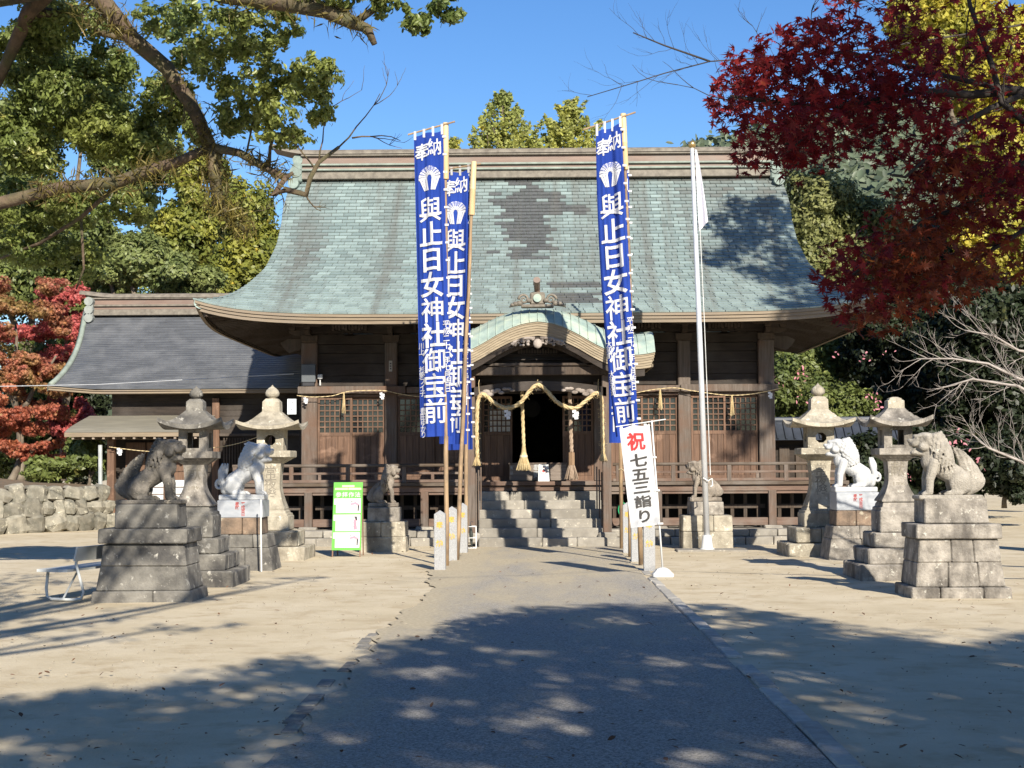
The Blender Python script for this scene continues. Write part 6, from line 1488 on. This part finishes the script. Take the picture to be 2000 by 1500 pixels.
for p0, d0, L in (((1500, 120, 8.6), (-.3, 0, 1), .22), ((1600, 110, 8.7), (-.2, 0, 1), .26), ((1680, 105, 8.8), (0, 0, 1), .22), ((1560, 200, 8.2), (-1, 0, .2), .3)):
    twig(tr, px(*p0), d0, L, .004, 2, rn, 8.5)
obj('trunk', tr, DARKTWIG, mp_t, smooth=True)
Ps, Po = [], []
MPC = [(1470, 150, 8.3, 75, 45, 330), (1440, 215, 8.1, 50, 40, 200), (1540, 170, 8.3, 90, 70, 620), (1520, 250, 8.2, 80, 50, 420), (1630, 150, 8.4, 90, 60, 620), (1640, 230, 8.3, 95, 70, 700), (1580, 285, 8.2, 70, 40, 280), (1560, 335, 8.2, 35, 25, 60), (1740, 150, 8.5, 80, 80, 560), (1750, 240, 8.4, 90, 60, 560), (1700, 40, 8.6, 80, 35, 200), (1640, 15, 8.6, 45, 25, 90), (1850, 60, 8.6, 110, 70, 430), (1860, 160, 8.5, 90, 50, 280), (1960, 120, 8.6, 70, 90, 300), (1870, 280, 8.4, 90, 60, 520), (1960, 290, 8.5, 70, 70, 420), (1800, 320, 8.4, 60, 35, 120),
       (1900, 400, 8.6, 100, 70, 620), (1830, 420, 8.6, 75, 55, 420), (1740, 395, 8.5, 35, 20, 40), (1740, 500, 8.6, 70, 50, 380), (1820, 500, 8.6, 95, 60, 560), (1920, 480, 8.7, 90, 60, 380), (1660, 550, 8.5, 60, 45, 260), (1740, 570, 8.6, 80, 60, 460), (1780, 610, 8.7, 45, 35, 160), (1680, 610, 8.6, 45, 35, 170), (1850, 560, 8.7, 60, 40, 200), (1980, 400, 8.7, 50, 60, 200), (2060, 250, 8.6, 70, 200, 600), (2060, 40, 8.6, 90, 110, 400)]
for x, y, Y, rx, ry, n in MPC:
    s = Y/3000; P = g_.normal(0, 1, (int(n*(.60 if x < 1800 or y > 340 else .38)), 3)); P /= np.maximum(1, np.linalg.norm(P, axis=1, keepdims=True)/1.25); c = np.array(px(x, y, Y))
    # layered sprays: leaves gather in flat tiers
    P = P*np.array([rx*s*.8, .55, ry*s*.8]); P[:, 2] = np.round(P[:, 2]/.09)*.09+g_.normal(0, .018, len(P))+.10*np.sin(P[:, 0]*3+x); (Po if (y > 400 and x > 1700 and x % 3 != 1) else Ps).append(c+P)
for ps, mt in ((Ps, REDM), (Po, ORANM)):
    P = np.concatenate(ps); obj('crown', leafmesh('crown', P, np.tile((0, -.35, 1.0), (len(P), 1)), .080, 'maple', .8, 12, .4), mt, mp_t)
# bare trees
def bare(label, base, mains, mat, seed, L=.7, r_=.012, depth=3, nside=5, trunk_r=.11):
    rn = random.Random(seed); t = thing('bare_tree', base, label, 'tree'); mb = MB(); b0 = Vector(base)
    for m in mains:
        P = [px(*q) for q in m]
        rads = [r_*2.2*(1-.75*i/len(P)) for i in range(len(P))]
        mb.tube(P, rads, 7)
        for i in range(len(P)-1):
            for k in range(nside):
                u = rn.random(); p = P[i].lerp(P[i+1], u); d = (P[i+1]-P[i]).normalized(); s = Vector((rn.uniform(-.4, .4), rn.uniform(-.6, .6), rn.uniform(-.7, 1.0)))
                twig(mb, p, d*.8+s, L*rn.uniform(.4, 1), r_*.5, depth-1, rn, 0)
    st = px(*mains[0][0]); mb.tube([b0-Vector((0, 0, .1)), b0.lerp(st, .35)+Vector((.15, 0, .3)), b0.lerp(st, .75), st], [trunk_r, trunk_r*.8, trunk_r*.5, r_*2.2], 9)
    for m in (mains[1:] if trunk_r > .1 else []): mb.tube([b0.lerp(st, .6), b0.lerp(px(*m[0]), .85), px(*m[0])], [trunk_r*.5, trunk_r*.35, r_*2.2], 8)
    obj('branches', mb, mat, t, smooth=True); return t
bare('pale leafless tree with bare grey branches above the rightmost lion', (7.9, 20.5, 0), [[(2060, 760, 20), (1990, 745, 20), (1930, 715, 20), (1860, 705, 20), (1790, 705, 20)], [(2060, 700, 20.4), (1990, 690, 20.3), (1940, 660, 20.2), (1885, 650, 20.2)], [(2060, 800, 19.6), (1990, 760, 19.7), (1900, 745, 19.8), (1830, 765, 19.8)], [(2050, 940, 19.5), (1990, 905, 19.5), (1930, 880, 19.5), (1895, 850, 19.5)]], PALETWIG, 61, .55, .010, 3, 6)
bare('leafless tree with thin dark twigs against the sky above the flagpole', (13, 17, 0), [[(2080, 40, 13), (1900, 70, 13), (1700, 100, 12.8), (1500, 115, 12.6), (1390, 122, 12.5), (1300, 145, 12.4), (1235, 165, 12.4), (1150, 190, 12.4)], [(1390, 122, 12.5), (1300, 90, 12.4), (1240, 65, 12.4)]], DARKTWIG, 62, .34, .0042, 2, 4, .06)

# trees beyond the frame: the camphor's crown over and behind the camera, and two tall neighbours on the right, which shade the forecourt and the roof
K = 1/math.tan(R(SUN_EL)); SX, SY = math.sin(R(SUN_AZ)), math.cos(R(SUN_AZ))
def over(gx, gy, z): return np.array((gx+z*K*SX, gy-z*K*SY, z))     # the place at height z whose shadow falls on (gx, gy)
def shade_tree(label, base, spots, z, mat, size, seed, name='camphor_tree', dens=60, r0=.35):
    g = np.random.default_rng(seed); t = thing(name, base, label, 'tree'); Ps, Ns = [], []; cs = []
    for gx, gy, rr, d in spots:
        zz = z+g.uniform(-.6, .6); c = over(gx, gy, zz); n = max(20, int(dens*rr*rr*d)); P, N_ = tufts(c, (rr, rr*1.3, rr*.5), n, max(5, int(8*rr)), g, .45, .35); Ps.append(P); Ns.append(N_); cs.append(c)
    obj('crown', leafmesh('crown', np.concatenate(Ps), np.concatenate(Ns), size, 'quad', .8, seed), mat, t)
    tr = MB(); b0 = Vector(base); fk = b0.lerp(Vector(sum(cs)/len(cs)), .55); tr.tube([b0-Vector((0, 0, .2)), b0.lerp(fk, .5)+Vector((.2, .1, 0)), fk], [r0*1.3, r0, r0*.8], 12)
    for c in cs: tr.tube(wig(fk, Vector(c), 4, .15, random.Random(seed)), [r0*.4, r0*.3, r0*.2, r0*.12, .02], 7)
    obj('trunk', tr, BARK, t, smooth=True); return t
def grid_spots(poly, step, rr, d, seed):
    rn = random.Random(seed); out = []; xs = [p[0] for p in poly]; ys = [p[1] for p in poly]
    y = min(ys)
    while y < max(ys):
        x = min(xs)
        while x < max(xs):
            ins = False
            for (x0, y0), (x1, y1) in zip(poly, poly[1:]+poly[:1]):
                if (y0 > y) != (y1 > y) and x < (x1-x0)*(y-y0)/(y1-y0)+x0: ins = not ins
            if ins: out.append((x+rn.uniform(-.2, .2)*step, y+rn.uniform(-.2, .2)*step, rr*rn.uniform(.8, 1.15), d))
            x += step
        y += step*1.3
    return out
SHADE = [(-4.6, 4), (-4.2, 9.4), (-2.5, 10.4), (-1.9, 11.3), (-1.0, 12.2), (-.7, 13.9), (-.4, 15.2), (.4, 15.9), (1.6, 16.1), (2.1, 15.0), (2.7, 13.9), (4.2, 12.7), (8, 12.0), (8, 4)]
shade_tree('camphor tree standing behind the camera on the right', (9.5, -4.5, 0), grid_spots(SHADE, .8, .85, 6.0, 71)+grid_spots([(2.6, 4), (2.6, 13.2), (4.2, 12.4), (8.5, 11.8), (8.5, 4)], .9, .9, 5, 75), 7.2, CAMPH, .17, 71, dens=120)
shade_tree('camphor tree standing behind the camera on the left', (-7.5, -3, 0), [(-4.6, 10.8, .5, .5),
            (-5.5, 13.4, 1.0, 1.1), (-6.6, 14.2, 1.0, 1.1), (-5.0, 14.6, .8, .9), (-4.0, 14.0, .7, .8), (-3.3, 14.6, .6, .6), (-4.4, 15.4, .8, .8), (-6.0, 15.6, 1.0, 1.0), (-7.5, 15.5, 1.0, 1.1), (-7.0, 17.2, 1.2, 1.1), (-6.2, 18.6, 1.0, .5), (-5.2, 19.6, .8, .4), (-8.5, 18.5, 1.3, .6), (-7.3, 20.5, 1.2, .55), (-9.2, 21.5, 1.2, .6), (-5.6, 17.0, .8, .6), (-5.0, 18.2, .6, .8), (-4.6, 19.2, .7, .9), (-4.6, 21.0, .9, .9), (-5.1, 22.2, .8, .7), (-4.9, 20.2, .6, .7), (-3.6, 17.5, .4, .4), (-5.0, 24.7, .8, 1.2), (-6.2, 16.4, 1.0, 1.6), (-7.2, 13.2, 1.0, 1.4), (-6.4, 19.6, .9, 1.2), (-8.2, 17, 1.2, 1.5), (-3.0, 20.6, .5, .6), (-3.4, 19.4, .6, .7)], 7.4, CAMPH, .16, 72, dens=105)
def over_at(x, y, zt, z): return (x+(z-zt)*K*SX, y-(z-zt)*K*SY, z)
g = np.random.default_rng(73); t = thing('evergreen_tree', (10.6, 20.5, 0), 'tall evergreen beyond the right edge shading the roof end', 'tree'); Ps, Ns = [], []
for x, y, zt, rr in ((4.9, 33.3, 7.2, .7), (4.3, 32.6, 6.7, .7), (5.0, 32.0, 6.1, .9), (4.2, 31.5, 5.8, .6), (5.2, 31.0, 5.3, .9), (5.6, 30.2, 4.9, .8), (6.0, 29.4, 4.5, .9), (5.3, 32.8, 6.9, .8), (5.7, 31.6, 5.6, .8), (4.7, 29.9, 4.4, .4), (4.6, 31, 3.3, .5), (4.5, 31, 2.4, .45), (5.2, 31, 2.6, .6), (4.2, 31, 1.9, .4), (6.4, 31, 3.2, .9)):
    c = over_at(x, y, zt, 12.0+g.uniform(-.5, .5)); rr *= 1.2; P, N_ = tufts(c, (rr, rr, rr*.8), int(620*rr*rr), 11, g, .45, .4); Ps.append(P); Ns.append(N_)
obj('crown', leafmesh('crown', np.concatenate(Ps), np.concatenate(Ns), .2, 'quad', .8, 5), EVER, t)
tr = MB(); tr.tube([(10.6, 20.5, -.2), (10.5, 20.3, 4), (10.0, 20.3, 8), (9.0, 20.8, 11)], [.35, .3, .22, .1], 10); tr.tube([(10.0, 20.3, 8), (8.5, 19.0, 11.6)], [.15, .05], 7); tr.tube([(9.0, 20.8, 11), (7.9, 21.5, 12)], [.1, .03], 7); obj('trunk', tr, BARK, t, smooth=True)

# loose grit on the sand and the path
g = np.random.default_rng(8); n = 2600
P = np.stack([g.uniform(-7, 7, n), 7.6+20*g.uniform(0, 1, n)**1.8, np.full(n, .004)], 1)
V = np.array([(-.5, -.4, 0), (.5, -.45, 0), (.45, .5, 0), (-.4, .4, 0), (-.2, -.2, .5), (.25, -.1, .6), (.1, .25, .5)]); s_ = g.uniform(.006, .016, n)
F = [(0, 1, 5, 4), (1, 2, 5), (2, 6, 5), (2, 3, 6), (3, 4, 6), (3, 0, 4), (4, 5, 6)]
mb = MB(); mb.v = [tuple(p+v*s) for p, s in zip(P, s_) for v in V]; mb.f = [tuple(i*7+q for q in f) for i in range(n) for f in F]
obj('gravel', mb, M('loose_grit', (.30, .25, .18), (.15, .13, .10), 30, .9, island=.35), kind='stuff')
# fallen leaves
g = np.random.default_rng(3); n = 520
P = np.stack([g.uniform(-6, 6, n), 7.8+22*g.uniform(0, 1, n)**1.6, np.full(n, .022)], 1)
obj('fallen_leaves', leafmesh('fallen_leaves', P, np.tile((0, 0, 1), (n, 1)), .048, 'oval', .25, 4), M('dry_leaf', (.16, .075, .035), (.09, .05, .03), 3, .8, island=.5), kind='stuff')
